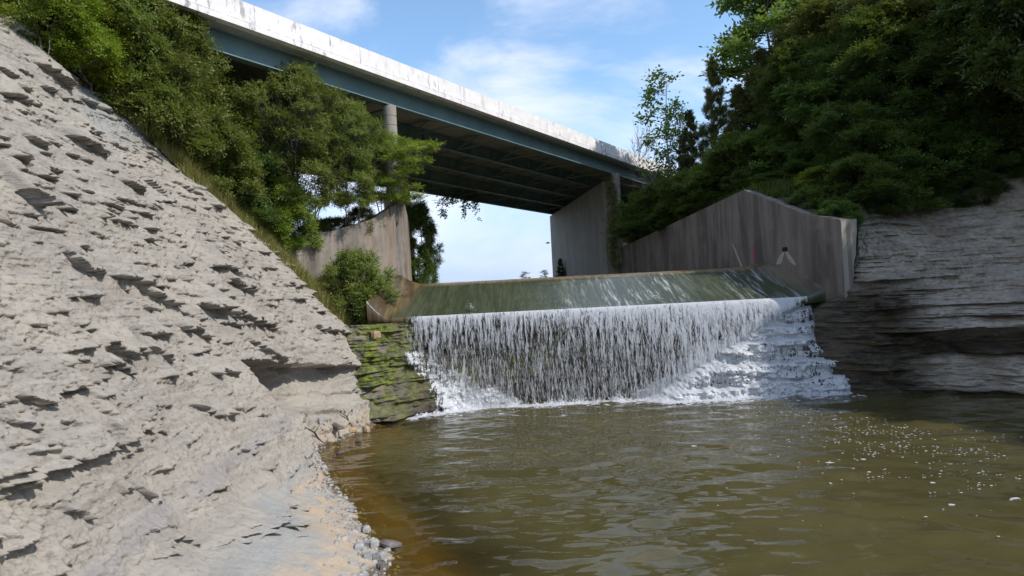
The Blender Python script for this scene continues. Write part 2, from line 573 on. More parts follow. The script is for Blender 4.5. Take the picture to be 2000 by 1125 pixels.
def toe(Y):
    y = np.linspace(-10, 36, 400)
    x = np.minimum(-4.55, shore(y) - 0.12)
    k = np.exp(-0.5 * (np.arange(-15, 16) / 6.0) ** 2)
    x = np.convolve(np.pad(x, 15, 'edge'), k / k.sum(), 'valid')
    return np.interp(Y, y, x)


EDGE_N = np.array([-0.77, 0.64])


def edge_d(X, Y):
    """distance beyond the line where the bare shale ends and the soil begins"""
    e = (X + 6.95) * EDGE_N[0] + (Y - 28.7) * EDGE_N[1]
    return e - 0.9 * sstep(22.5, 17, Y)


def bank_z(X, Y):
    v = shore(Y) - X
    ap = np.where(v > 0, 0.36 * v, 0.42 * v)
    pl = np.minimum(1.43 * (-4.62 - X), 3.4 * (toe(Y) - X))
    k = 3.2
    m = np.maximum(ap, pl)
    z = m + np.log(np.exp(k * (ap - m)) + np.exp(k * (pl - m))) / k - np.log(2) / k * np.exp(-np.abs(ap - pl) * 2)
    e = edge_d(X, Y)
    z = z - 0.34 * np.maximum(0, e)
    return np.where(z > 13, 13 + (z - 13) * 0.35, z)


def bank_hit(px, py, y0=5.0, y1=34.0):
    dx, dz = ray(px, py)
    Y = np.linspace(y0, y1, 1500)
    d = CAM_Z + dz * Y - bank_z(dx * Y, Y)
    i = np.argmax(d < 0)
    return dx * Y[i], Y[i], CAM_Z + dz * Y[i]


def layers(s, z, thk, th, amp, freq, seed, dip=0.3):
    zw = z + dip * (fbm(s * 0.16, z * 0.12, 3, seed + 50) - 0.5)
    q = zw / thk
    q = q + 0.7 * vn(q * 0.6, 0 * q + 3.3, seed + 9)
    i = np.floor(q)
    f = q - i
    p = np.clip(fbm(s * freq, i * 7.31 + 0.5, 4, seed, 0.6) - th, 0, 1) / (1 - th) * amp
    return p * (1 - f) ** 0.85, i


EVENTS = [  # ledges one can pick out: left end, right end (photo points), overhang, height
    (30, 62, 96, 96, .35, .8), (70, 125, 148, 172, .4, .8), (0, 178, 66, 205, .35, .6), (138, 268, 212, 312, .42, .6),
    (0, 380, 52, 420, .6, .8), (92, 170, 122, 190, .3, .5), (232, 352, 282, 384, .35, .5), (283, 352, 322, 392, .35, .5), (342, 360, 378, 376, .25, .4),
    (62, 325, 112, 356, .3, .5), (50, 275, 95, 300, .3, .5), (178, 250, 205, 262, .25, .4), (325, 285, 345, 305, .3, .5), (290, 290, 318, 306, .25, .4),
    (400, 520, 472, 548, .45, .5), (440, 552, 494, 578, .4, .4), (105, 497, 205, 556, .35, .4), (205, 540, 292, 562, .4, .45),
    (288, 582, 352, 604, .4, .35), (378, 600, 482, 636, .65, .6), (428, 612, 545, 650, .45, .35), (265, 645, 342, 668, .35, .35),
    (215, 684, 305, 700, .4, .35), (195, 715, 275, 732, .35, .3), (488, 676, 532, 694, .35, .3), (618, 640, 684, 660, .35, .4),
    (395, 803, 472, 818, .25, .25), (0, 780, 88, 790, .3, .3), (0, 836, 62, 842, .28, .3), (255, 962, 296, 984, .25, .3), (320, 1082, 380, 1062, .22, .2),
    (455, 1072, 585, 970, .28, .35), (540, 1056, 592, 990, .3, .3), (128, 1024, 180, 1030, .2, .2), (548, 555, 592, 566, .3, .3), (300, 690, 345, 712, .3, .3),
    (560, 790, 745, 762, .35, .5), (630, 850, 700, 830, .15, .2), (470, 885, 530, 878, .16, .15), (215, 955, 250, 965, .15, .2), (350, 640, 420, 665, .35, .35),
    (520, 700, 560, 715, .25, .3), (30, 630, 80, 640, .2, .2), (420, 730, 480, 742, .2, .2), (600, 735, 650, 745, .2, .25)]


def build_left_bank():
    Y = np.concatenate([np.linspace(-8, 5.5, 60)[:-1], 5.5 * (34.5 / 5.5) ** np.linspace(0, 1, 1050)])
    v = np.concatenate([np.linspace(-4.2, -0.3, 24)[:-1], np.linspace(-0.3, 3.2, 210)[:-1], np.linspace(3.2, 12.5, 640)[:-1], np.linspace(12.5, 24, 40)])
    YY, VV = np.meshgrid(Y, v, indexing='ij')
    XX = shore(YY) - VV
    ZZ = bank_z(XX, YY)
    e = edge_d(XX, YY) + 0.7 * (fbm(YY * 1.4, ZZ * 1.4, 3, 77) - 0.5)
    steep = sstep(0.2, 1.2, np.minimum(1.43 * (-4.62 - XX), 3.4 * (toe(YY) - XX)) - 0.36 * VV + 0.9)
    a, _ = layers(YY, ZZ, 0.75, 0.58, 1.05, 0.6, 3)
    b, _ = layers(YY, ZZ, 0.27, 0.56, 0.50, 1.2, 17)
    c, ci = layers(YY, ZZ, 0.11, 0.46, 0.20, 2.8, 31, 0.2)
    c = c + layers(YY, ZZ, 0.05, 0.45, 0.085, 5.5, 37, 0.2)[0]
    low = 0.38 + 0.62 * sstep(1.2, 3.2, ZZ)
    a, b, c = a * low, b * low, c * (0.15 + 0.35 * low)
    pit = fbm(YY * 2.2 + 3, ZZ * 3.4, 4, 49, 0.6)
    c = c - 0.16 * sstep(0.60, 0.70, pit) - 0.05 * sstep(0.62, 0.7, fbm(YY * 7, ZZ * 10, 3, 52))
    gate = 0.25 + 0.75 * sstep(0.42, 0.6, fbm(YY * 0.22, ZZ * 0.3, 3, 91))
    o = (a * gate + b * (0.35 + 0.65 * gate)) * (0.35 + 0.65 * steep) + c * (0.5 + 0.5 * steep)
    for n, (x0, y0, x1, y1, p, hh) in enumerate(EVENTS):
        p = p * 0.8
        X_a, Y_a, z_a = bank_hit(x0, y0)
        X_b, Y_b, z_b = bank_hit(x1, y1)
        if abs(Y_b - Y_a) < 0.05: continue
        t = (YY - Y_a) / (Y_b - Y_a)
        r = np.where((t[:, 0] > -0.1) & (t[:, 0] < 1.1))[0]
        if len(r) == 0: continue
        sl_ = slice(r[0], r[-1] + 1)
        tt, zz, yy = t[sl_], ZZ[sl_], YY[sl_]
        sc = max(0.6, min(1.0, 14.0 / max(8, Y_a)))
        zc = z_a + (z_b - z_a) * tt + 0.12 * (fbm(yy * 2.2, 0 * yy + n, 3, 7) - 0.5)
        jag = 0.45 + 0.7 * fbm(yy * 3.0, 0 * yy + n * 3.1, 3, 5) + 0.5 * vn(yy * 7.0, zz * 4.0 + n, 6)
        zc = zc + 0.07 * np.floor(3 * vn(yy * 4.0, 0 * yy + n, 8))
        tap = sstep(-0.08, 0.15, tt) * sstep(1.08, 0.8, tt)
        pr = np.where(zz > zc, np.clip(1 - (zz - zc) / (hh * 1.5), 0, 1), 0)
        under = np.where(zz <= zc, np.clip(1 - (zc - zz) / (hh * 0.6), 0, 1), 0)
        o[sl_] = np.maximum(o[sl_] * (1 - 0.6 * under * tap), p * pr * tap * jag) - 0.3 * p * under * tap
    rs = np.random.default_rng(12)
    for n in range(420):
        Yc = 6.5 + 21 * rs.random() ** 1.1
        zc0 = 0.5 + 10.5 * rs.random() ** 1.2
        ln = rs.uniform(0.10, 0.55) * (1.6 if rs.random() < 0.15 else 1)
        p = rs.uniform(0.03, 0.13) * (1.5 if ln > 0.5 else 1)
        r0, r1 = np.searchsorted(Y, (Yc - ln, Yc + ln))
        if r1 - r0 < 3: continue
        z_row = ZZ[(r0 + r1) // 2]
        c0, c1 = np.searchsorted(z_row, (zc0 - 0.3, zc0 + 0.6))
        if c1 - c0 < 3 or c1 >= len(v): continue
        blk = (slice(r0, r1), slice(c0, c1))
        tt, zz, yy = (YY[blk] - Yc) / ln, ZZ[blk], YY[blk]
        zc = zc0 + rs.uniform(-.25, .12) * ln * tt + 0.10 * (fbm(yy * 5, 0 * yy + n, 3, 7) - 0.5)
        tap = np.clip(1 - np.abs(tt) ** 2.5, 0, 1) * (0.4 + 0.9 * vn(yy * 9, zz * 5 + n, 3))
        pr = np.where(zz > zc, np.clip(1 - (zz - zc) / (0.12 + 2.2 * p), 0, 1), 0)
        un = np.where(zz <= zc, np.clip(1 - (zc - zz) / (0.05 + 0.9 * p), 0, 1), 0)
        o[blk] = np.maximum(o[blk], o[blk] * 0.5 + p * pr * tap) - 0.6 * p * un * tap
    # the notch above the small shelf at the water's edge
    Xn, Yn, Zn = bank_hit(560, 815)
    X2, Y2, Z2 = bank_hit(735, 775)
    t = (YY - Yn) / (Y2 - Yn)
    ztop = Zn + 1.5 - 1.25 * np.clip(t, 0, 1) + 0.15 * (fbm(YY * 3, ZZ * 3, 3, 8) - 0.5)
    zbot = Zn + (Z2 - Zn) * t
    inn = sstep(-0.01, 0.02, t) * sstep(1.0, 0.75, t) * sstep(zbot - 0.04, zbot + 0.02, ZZ) * (ZZ < ztop)
    o = o * (1 - 0.45 * inn) - inn * (1.5 - 1.0 * np.clip(t, 0, 1)) * (0.45 + 0.55 * sstep(zbot, zbot + 0.5, ZZ))
    o += 0.7 * (fbm(YY * 0.22, ZZ * 0.3, 3, 41) - 0.5) * (0.3 + 0.7 * steep)
    o += 0.22 * (fbm(YY * 1.4, ZZ * 2.4, 5, 43, 0.6) - 0.5)
    rough = sstep(0.4, 0.6, fbm(YY * 0.6, ZZ * 0.8, 3, 48))
    o += (0.05 + 0.10 * rough) * (fbm(YY * 6.0, ZZ * 9.0, 3, 45, 0.65) - 0.5)
    o += 0.025 * (vn(YY * 21.0, ZZ * 34.0, 47) - 0.5) * (YY < 22)
    soil = sstep(-0.1, 0.35, e)
    o *= 1 - 0.7 * soil
    o *= 0.35 + 0.65 * sstep(-0.5, 0.4, ZZ + 0.2)
    o *= sstep(34.5, 30, YY)
    X = XX + o
    Z = ZZ + 0.05 * (fbm(YY * 3, XX * 3, 3, 60) - 0.5) * (1 - steep) + 0.3 * soil * (fbm(YY, XX, 3, 61) - 0.5)
    blue = sstep(0.35, 0.75, sstep(8.0, 12.0, ZZ) * sstep(17, 21, YY) + (fbm(YY * .5, ZZ * .8, 3, 71) - .42) * 0.9
                 + 0.75 * sstep(1.1, 0.5, ZZ) * (VV > 0.5) * sstep(24, 14, YY))
    # a darker bed running along the foot of the face
    zb = 1.3 + 0.055 * (YY - 9) + 0.25 * (fbm(YY * 0.7, 0 * YY, 3, 72) - 0.5)
    band = np.exp(-((ZZ - zb) / 0.11) ** 2) * sstep(0.3, 0.5, fbm(YY * 1.2, ZZ * 2, 3, 73)) * (YY < 21)
    tan = sstep(0.75, 0.25, ZZ + 0.35 * (fbm(YY * 1.5, XX * 1.5, 3, 74) - 0.5)) * sstep(27, 24, YY)
    P = np.stack([X, YY, Z], -1)
    ob = np_mesh('shale_bank', P, grid_quads(len(Y), len(v)), mat=M['shale'],
                 attrs=dict(blue=('POINT', blue), band=('POINT', band), tan=('POINT', tan), soil=('POINT', soil * (ZZ > 0.5))))
    tag(ob, 'tall pale grey shale bank with crumbling ledges left of the pool', kind='structure')


build_left_bank()

# left fill behind the wing wall
def left_fill_z(X, Y):
    d = np.maximum(0, -5.3 - 1.109 * np.maximum(0, 32.4 - Y) - X)
    return np.interp(X, [-9.9, -6.4, -5.0], [6.7, 7.9, 8.9]) + 0.22 * np.clip(d, 0, 40)


def build_left_fill():
    x, y = np.linspace(-45, -5.2, 60), np.linspace(28, 95, 70)
    XX, YY = np.meshgrid(x, y, indexing='ij')
    wl_ = -5.3 - 1.109 * np.maximum(0, 32.5 - YY)
    d = wl_ - XX
    Z = left_fill_z(XX, YY) + 0.3 * (fbm(XX * .6, YY * .6, 3, 5) - .5)
    Z = np.where(YY > 33.5, np.minimum(Z, 5.2 + 0.55 * np.maximum(0, -6.6 - 0.11 * (YY - 33) - XX)), Z)
    q = grid_quads(len(x), len(y))[:, ::-1]
    ok = (d.ravel()[q] > 0.1).all(1)
    tag(np_mesh('hillside', np.stack([XX, YY, Z], -1), q[ok], mat=M['soil'], smooth=True), kind='structure')


build_left_fill()

# ------------------------------------------------------------------ terrain: right bank and wooded hill
WA, WB, WC = np.array([8.6, 53.6]), np.array([11.75, 33.0]), np.array([13.2, 26.5])


def wall_x(Y): return np.interp(Y, [WC[1], WB[1], WA[1], 90], [WC[0], WB[0], WA[0], 6.0])
def wall_top(Y): return np.interp(Y, [WC[1], WB[1], WA[1], 90], [6.75, 9.15, 7.8, 7.8])


RS = np.array([(12.1, 26.9), (13.1, 26.2), (14.0, 25.72), (15.0, 25.4), (16.3, 25.1), (18.4, 24.2), (22, 21.3), (26, 15.5), (28.6, 8), (30, -2), (30.5, -14)], float)


def rs_curve():
    seg = np.linalg.norm(np.diff(RS, axis=0), axis=1)
    s = np.concatenate([[0], np.cumsum(seg)])
    f = np.linspace(0, s[-1], 1200)
    k = np.exp(-0.5 * (np.arange(-60, 61) / 14.0) ** 2); k /= k.sum()
    x = np.interp(f, s, RS[:, 0]); y = np.interp(f, s, RS[:, 1])
    # straight extension before smoothing keeps the ends in place
    def sm(a):
        pad = np.concatenate([2 * a[0] - a[60:0:-1], a, 2 * a[-1] - a[-2:-62:-1]])
        return np.convolve(pad, k, 'valid')
    return f, sm(x), sm(y)


RF, RXs, RYs = rs_curve()
_dx, _dy = np.gradient(RXs, RF), np.gradient(RYs, RF)
_l = np.hypot(_dx, _dy)
RNx, RNy = -_dy / _l, _dx / _l          # away from the pool


def rb_profile(s, v):
    zs = np.interp(s, [0, 0.8, 1.5, 2.4, 3.6, 5.4, 8, 60], [3.3, 3.7, 4.1, 4.2, 3.6, 2.7, 2.5, 2.3])
    k_ = np.interp(s, [0, 2, 3, 5.5], [14, 12, 8, 4.2])
    v1 = zs / k_
    z = np.where(v < 0, 0.45 * v, np.where(v < v1, k_ * v, zs + np.interp(s, [0, 1.2, 1.8], [0.15, 0.3, 0.98]) * (v - v1)))
    z = np.where(z > 10.0, 10.0 + (z - 10.0) * 0.6, z)
    return np.where(z > 20, 20 + (z - 20) * 0.15, z)


def build_right_bank():
    s = np.concatenate([np.linspace(0, 10, 520)[:-1], np.linspace(10, 16, 80)[:-1], np.linspace(16, RF[-1], 60)])
    v = np.concatenate([np.linspace(-3, -0.05, 10)[:-1], np.linspace(-0.05, 0.5, 330)[:-1], np.linspace(0.5, 1.5, 110)[:-1], np.linspace(1.5, 10, 320)[:-1], np.linspace(10, 32, 40)])
    SS, VV = np.meshgrid(s, v, indexing='ij')
    Z = rb_profile(SS, VV)
    bx, by = np.interp(SS, RF, RXs), np.interp(SS, RF, RYs)
    nx, ny = np.interp(SS, RF, RNx), np.interp(SS, RF, RNy)
    low = sstep(1.9, 1.0, VV)
    a, _ = layers(SS, Z, 0.5, 0.46, 1.5, 0.35, 103, 0.3)
    b, _ = layers(SS, Z, 0.2, 0.46, 0.6, 0.8, 117, 0.25)
    c, _ = layers(SS, Z, 0.08, 0.44, 0.2, 2.2, 131, 0.1)
    o = a * (0.15 + 0.85 * low) + b * (0.4 + 0.6 * low) + c * (0.3 + 0.9 * low) + (1 - low) * layers(SS, Z, 0.3, 0.5, 0.5, 1.6, 171, 0.5)[0]
    und = np.exp(-((Z - np.interp(SS, [0, 5, 10], [1.9, 1.75, 1.7])) / 0.28) ** 2) * sstep(3.0, 5.0, SS)   # dark undercut bed
    o -= 0.75 * und * low
    o += 0.45 * sstep(1.25, 0.95, Z) * sstep(6.0, 7.2, SS) * low     # lower block standing forward
    o += 0.6 * (fbm(SS * 0.3, Z * 0.5, 3, 141) - 0.5) + 0.14 * (fbm(SS * 1.3, Z * 3, 4, 143) - 0.5) + 0.05 * (fbm(SS * 6, Z * 12, 2, 145) - 0.5)
    o += (0.9 * (fbm(SS * 0.9, VV * 0.7, 5, 147, 0.62) - 0.5) + 0.35 * (fbm(SS * 4, VV * 4, 4, 148, 0.65) - 0.5)) * (1 - low)
    o *= sstep(-0.6, 0.2, Z) * (0.2 + 0.8 * sstep(0.6, 2.2, SS))
    o *= np.where(SS > 14, 0.5, 1)
    X, Y = bx + nx * VV - nx * o, by + ny * VV - ny * o
    zz = Z + 0.35 * (fbm(X * 0.5, Y * 0.5, 3, 150) - 0.5) * (VV > 1.5)
    wet = np.clip(sstep(4.9, 2.8, SS + 0.9 * (fbm(SS * .8, Z * 1.5, 3, 151) - .5)) * sstep(5.0, 3.4, Z) + sstep(0.25, 0.05, Z)
                  + 0.9 * sstep(2.5, 2.1, Z) * sstep(1.25, 1.5, Z) * sstep(9.7, 7.2, SS), 0, 1)  # last term only darkens the band around the undercut
    soil = sstep(6.6, 8.0, Z - 2.5 * sstep(4.5, 9, SS) + 1.6 * (fbm(SS * .5, VV * .5, 3, 152) - .5) + 1.6 * sstep(2.5, 0, SS))
    tag(np_mesh('layered_shale_slope', np.stack([X, Y, zz], -1), grid_quads(len(s), len(v))[:, ::-1], mat=M['dark_shale'],
                attrs=dict(wet=('POINT', wet), soil=('POINT', soil), moss=('POINT', 0 * wet))),
        'dark layered shale slope right of the cascade', kind='structure')


build_right_bank()


def hill_z(X, Y):
    d = X - wall_x(Y)
    sl = 0.05 + 0.42 * sstep(29, 40, Y)
    z = wall_top(Y) - 0.25 + sl * np.maximum(d, 0)
    return np.where(z > 21, 21 + (z - 21) * 0.2, z)


def bank_at(X, Y):
    """height of the right shale slope at plan points, and where that slope exists"""
    X, Y = np.asarray(X, float), np.asarray(Y, float)
    sh_ = X.shape
    x, y = X.ravel(), Y.ravel()
    i = np.array([int(np.argmin((RXs - a) ** 2 + (RYs - b) ** 2)) for a, b in zip(x, y)])
    v = (x - RXs[i]) * RNx[i] + (y - RYs[i]) * RNy[i]
    return rb_profile(RF[i], v).reshape(sh_), (i > 4).reshape(sh_)


def right_ground(X, Y):
    i = np.argmin((RXs - X) ** 2 + (RYs - Y) ** 2)
    v = (X - RXs[i]) * RNx[i] + (Y - RYs[i]) * RNy[i]
    zb = float(rb_profile(np.array(RF[i]), np.array(v)))
    return float(hill_z(np.array(X), np.array(Y))) if i < 5 and Y > 28 else zb


def build_hill():
    x, y = np.linspace(4, 70, 110), np.linspace(27, 110, 120)
    XX, YY = np.meshgrid(x, y, indexing='ij')
    XX = np.maximum(XX, wall_x(YY) + 0.3)
    Z = hill_z(XX, YY) + 0.5 * (fbm(XX * .5, YY * .5, 3, 160) - .5) * sstep(0.5, 3, XX - wall_x(YY))
    zb, cov = bank_at(XX, YY)
    Z = np.where(cov, np.minimum(Z, zb - 0.5), Z)
    tag(np_mesh('hillside', np.stack([XX, YY, Z], -1), grid_quads(len(x), len(y))[:, ::-1], mat=M['soil'], smooth=True), kind='structure')


build_hill()

# far ground: one sheet to the horizon, with the gorge let into it
def build_ground():
    ax = np.concatenate([-np.geomspace(60, 2500, 18)[::-1], np.linspace(-50, 60, 56), np.geomspace(70, 2500, 18)])
    ay = np.concatenate([-np.geomspace(60, 2500, 18)[::-1], np.linspace(-50, 120, 86), np.geomspace(130, 2500, 18)])
    XX, YY = np.meshgrid(ax, ay, indexing='ij')
    up = 4.0 + 0.2 * np.clip(np.abs(XX) - 14, 0, 30) * sstep(200, 100, np.abs(XX))
    gorge = -1.6 + 12 * np.clip((-XX - 16) / 12, 0, 1) + 16 * np.clip((XX - 34) / 16, 0, 1)
    w = sstep(33.5, 36.5, YY)
    Z = gorge * (1 - w) + up * w
    tag(np_mesh('ground', np.stack([XX, YY, Z], -1), grid_quads(len(ax), len(ay)), mat=M['ground'], smooth=True), kind='structure')


build_ground()

# ------------------------------------------------------------------ pool
def build_pool():
    x = np.concatenate([np.linspace(-9, 20, 620)[:-1], np.linspace(20, 36, 40)])
    y = np.concatenate([np.linspace(-14, 7, 60)[:-1], np.linspace(7, 28.3, 620)])
    XX, YY = np.meshgrid(x, y, indexing='ij')
    amp = sstep(5, 9, YY)
    Z = np.zeros_like(XX)
    rng = np.random.default_rng(4)
    for i in range(26):
        lam = rng.uniform(0.55, 2.0)
        th = rng.normal(math.pi / 2, 0.55)
        kx, ky = 2 * math.pi / lam * math.cos(th), 2 * math.pi / lam * math.sin(th)
        gate = fbm(XX * 0.35 + i * 3.1, YY * 0.35, 2, i)
        Z += 0.0042 * lam * sstep(0.35, 0.65, gate) * np.sin(kx * XX + ky * YY + rng.uniform(0, 6.28) + 1.2 * fbm(XX * .5, YY * .5, 2, 30 + i))
    for i in range(30):
        lam = rng.uniform(0.22, 0.6)
        th = rng.normal(math.pi / 2, 0.7)
        kx, ky = 2 * math.pi / lam * math.cos(th), 2 * math.pi / lam * math.sin(th)
        gate = fbm(XX * 0.5 + i * 5.1, YY * 0.5, 2, 60 + i)
        Z += 0.0032 * lam * sstep(0.40, 0.7, gate) * (0.25 + 0.75 * sstep(7, 2, XX)) * np.sin(kx * XX + ky * YY + rng.uniform(0, 6.28) + 1.5 * fbm(XX * .8, YY * .8, 2, 90 + i))
    Z *= amp
    depth = np.maximum(0, XX - shore(YY)) * 0.40 * (0.7 + 0.6 * fbm(XX * .4, YY * .4, 3, 9))
    depth = np.maximum(depth, 1.6 * sstep(0, 1.5, XX - 0.5) )
    P = np.stack([XX, YY, Z], -1)
    tag(np_mesh('pool_water', P, grid_quads(len(x), len(y))[:, ::-1], mat=M['pool'], smooth=True, attrs=dict(deepness=('POINT', depth))),
        'murky olive pool below the dam', kind='structure')


build_pool()
MB().hexa([(-9, 34.4, 4.2), (8, 34.4, 4.2), (6, 95, 4.2), (-16, 95, 4.2), (-9, 34.4, 5.24), (8, 34.4, 5.24), (6, 95, 5.24), (-16, 95, 5.24)]) \
    .build('river_water', M['pool'])
tag(bpy.data.objects['river_water'], kind='structure')

# ------------------------------------------------------------------ dam
PROF = [(36, 4.4), (34.6, 5.0), (33.8, 5.22), (33.3, 5.30), (33.0, 5.31), (32.6, 5.285), (32.1, 5.21), (31.5, 5.07), (30.8, 4.85), (30.0, 4.58), (29.2, 4.31),
        (28.4, 4.06), (27.6, 3.82)]


def chute_lim(Y):
    return np.interp(Y, [27.6, 33, 36], [-6.05, -4.98, -4.98]), wall_x(Y) + 0.05


def chute_z(X, Y):
    pf = np.array(PROF)[::-1]
    z = np.interp(Y, pf[:, 0], pf[:, 1])
    L, Rr = chute_lim(Y)
    f = sstep(33.6, 31, Y)
    z = z + 0.75 * np.clip((L + 0.85 - X) / 0.85, 0, 1) ** 1.6 * f + 0.42 * np.clip((X - Rr + 0.9) / 0.9, 0, 1) ** 1.3 * f
    return z


def build_dam():
    root = empty('spillway_dam', (3, 30, 3.6), 'low concrete dam with a rounded green algae covered chute', 'dam')
    y = np.linspace(36, 27.6, 90)
    t = np.concatenate([np.linspace(0, 0.09, 24)[:-1], np.linspace(0.09, 0.91, 150)[:-1], np.linspace(0.91, 1, 24)])
    TT, YY = np.meshgrid(t, y, indexing='ij')
    L, Rr = chute_lim(YY)
    XX = L + (Rr - L) * TT
    Z = chute_z(XX, YY) + 0.02 * (fbm(XX * 1.5, YY * 1.5, 3, 201) - .5)
    crest = sstep(31.3, 32.5, YY + 0.5 * (fbm(XX * .8, YY * .8, 3, 202) - .5))
    rust = sstep(1.35, 0.7, XX - L + 0.3 * (fbm(YY, XX, 3, 203) - .5))
    rust = np.maximum(rust, 0.75 * sstep(0.75, 0.35, Rr - XX))
    film = sstep(0.5, 5.5, XX + 2.5 * (fbm(XX * .5, YY * .3, 3, 204) - .5)) * sstep(32.8, 31.6, YY) * sstep(0.9, 1.6, Rr - XX)
    film = film * sstep(0.28, 0.62, fbm(XX * 0.9, YY * 0.25, 3, 206)) + 0.9 * sstep(10.6, 10.9, XX + (YY - 27.6) * .12) * sstep(12.3, 11.8, XX + (YY - 27.6) * .12) * sstep(32.2, 31, YY)
    np_mesh('chute', np.stack([XX, YY, Z], -1), grid_quads(len(t), len(y)), mat=M['chute'], parent=root, smooth=True,
            attrs=dict(crest=('POINT', crest), rust=('POINT', rust), film=('POINT', np.clip(film, 0, 1))))
    # lip block below the chute's edge
    n = 120
    L, Rr = chute_lim(np.array(27.6))
    xs = np.linspace(float(L), float(Rr), n)
    top = chute_z(xs, np.full(n, 27.6))
    rows = [(27.6, top), (27.58, top - 0.03), (27.60, 0 * top + 3.58), (27.66, 0 * top + 3.55), (28.4, 0 * top + 3.5)]
    V = np.stack([np.stack([xs, np.full(n, r[0]), r[1]], -1) for r in rows], 1)
    np_mesh('lip', V, grid_quads(n, len(rows)), mat=M['chute'], parent=root,
            attrs=dict(crest=('POINT', np.zeros(V.shape[:2])), rust=('POINT', np.tile((xs < -4.4)[:, None], (1, len(rows)))), film=('POINT', np.zeros(V.shape[:2]))))


build_dam()

# rock face under the lip, stepping forward at both sides
STEPS = [(3.15, 0.30), (2.6, 0.32), (2.0, 0.34), (1.26, 0.36), (0.5, 0.32)]


def face_y(X, Z):
    base = 28.05 + 0 * X
    zz = np.clip(Z, -0.3, 3.6)
    left = (1 - sstep(-4.2, 0.6, X + 0.55 * zz)) * 1.75 * np.clip(1 - zz / 3.9, 0, 1.05) ** 0.9
    left = left + np.maximum(0, -3.5 - X) * 0.8 * np.clip(1 - zz / 5.0, 0, 1)
    XL = 4.5 + 1.75 * zz
    wob = 0.5 * (fbm(X * 0.7, 0 * X, 3, 211) - 0.5)
    st = 0
    for n_, (zt, dp) in enumerate(STEPS):
        st = st + dp * sstep(zt + 0.035, zt - 0.035, Z + 0.5 * (fbm(X * 0.8, 0 * X + n_, 4, 212, 0.6) - 0.5) - 0.06 * (X - 10))
    right = sstep(0.0, 1.5, X - XL + wob) * st
    a, _ = layers(X, Z, 0.42, 0.5, 0.75, 0.7, 221, 0.9)
    b, _ = layers(X, Z, 0.13, 0.46, 0.26, 1.6, 223, 0.5)
    det = (a * 0.8 + b) * (0.35 + 1.1 * sstep(-2, -3.5, X) + 0.65 * sstep(0, 1, right))
    return base - left - right - det - (0.12 + 0.5 * sstep(-2.5, -3.8, X)) * (fbm(X * 1.5, Z * 2.6, 4, 225) - 0.5)


def build_face():
    x = np.linspace(-7.2, 13.7, 620)
    z = np.linspace(-0.8, 3.62, 240)
    XX, ZZ = np.meshgrid(x, z, indexing='ij')
    Y = face_y(XX, ZZ)
    moss = sstep(-2.9, -3.9, XX + 0.5 * (ZZ - 1.5) + 1.2 * (fbm(XX, ZZ, 3, 231) - .5)) * sstep(0.35, 1.0, ZZ + 0.7 * (fbm(XX * 1.4, ZZ * 2, 3, 233) - .5)) * sstep(-7.4, -5.6, XX)
    moss *= 0.45 + 0.55 * sstep(-4.3, -5.1, XX + 0.5 * (fbm(XX * 1.5, ZZ * 1.5, 3, 237) - .5))
    moss = np.maximum(moss, 0.55 * sstep(0.5, 0.68, fbm(XX * 0.9, ZZ * 1.2, 4, 235)) * sstep(4, 1, XX))
    wet = np.clip(0.55 + 0.45 * sstep(-6.2, -3.5, XX), 0, 1)
    tag(np_mesh('rock_ledges', np.stack([XX, Y, ZZ], -1), grid_quads(len(x), len(z))[:, ::-1], mat=M['dark_shale'],
                attrs=dict(wet=('POINT', wet), moss=('POINT', moss), soil=('POINT', 0 * moss))),
        'dark wet stepped rock under the waterfall, mossy at its left end', kind='structure')


build_face()

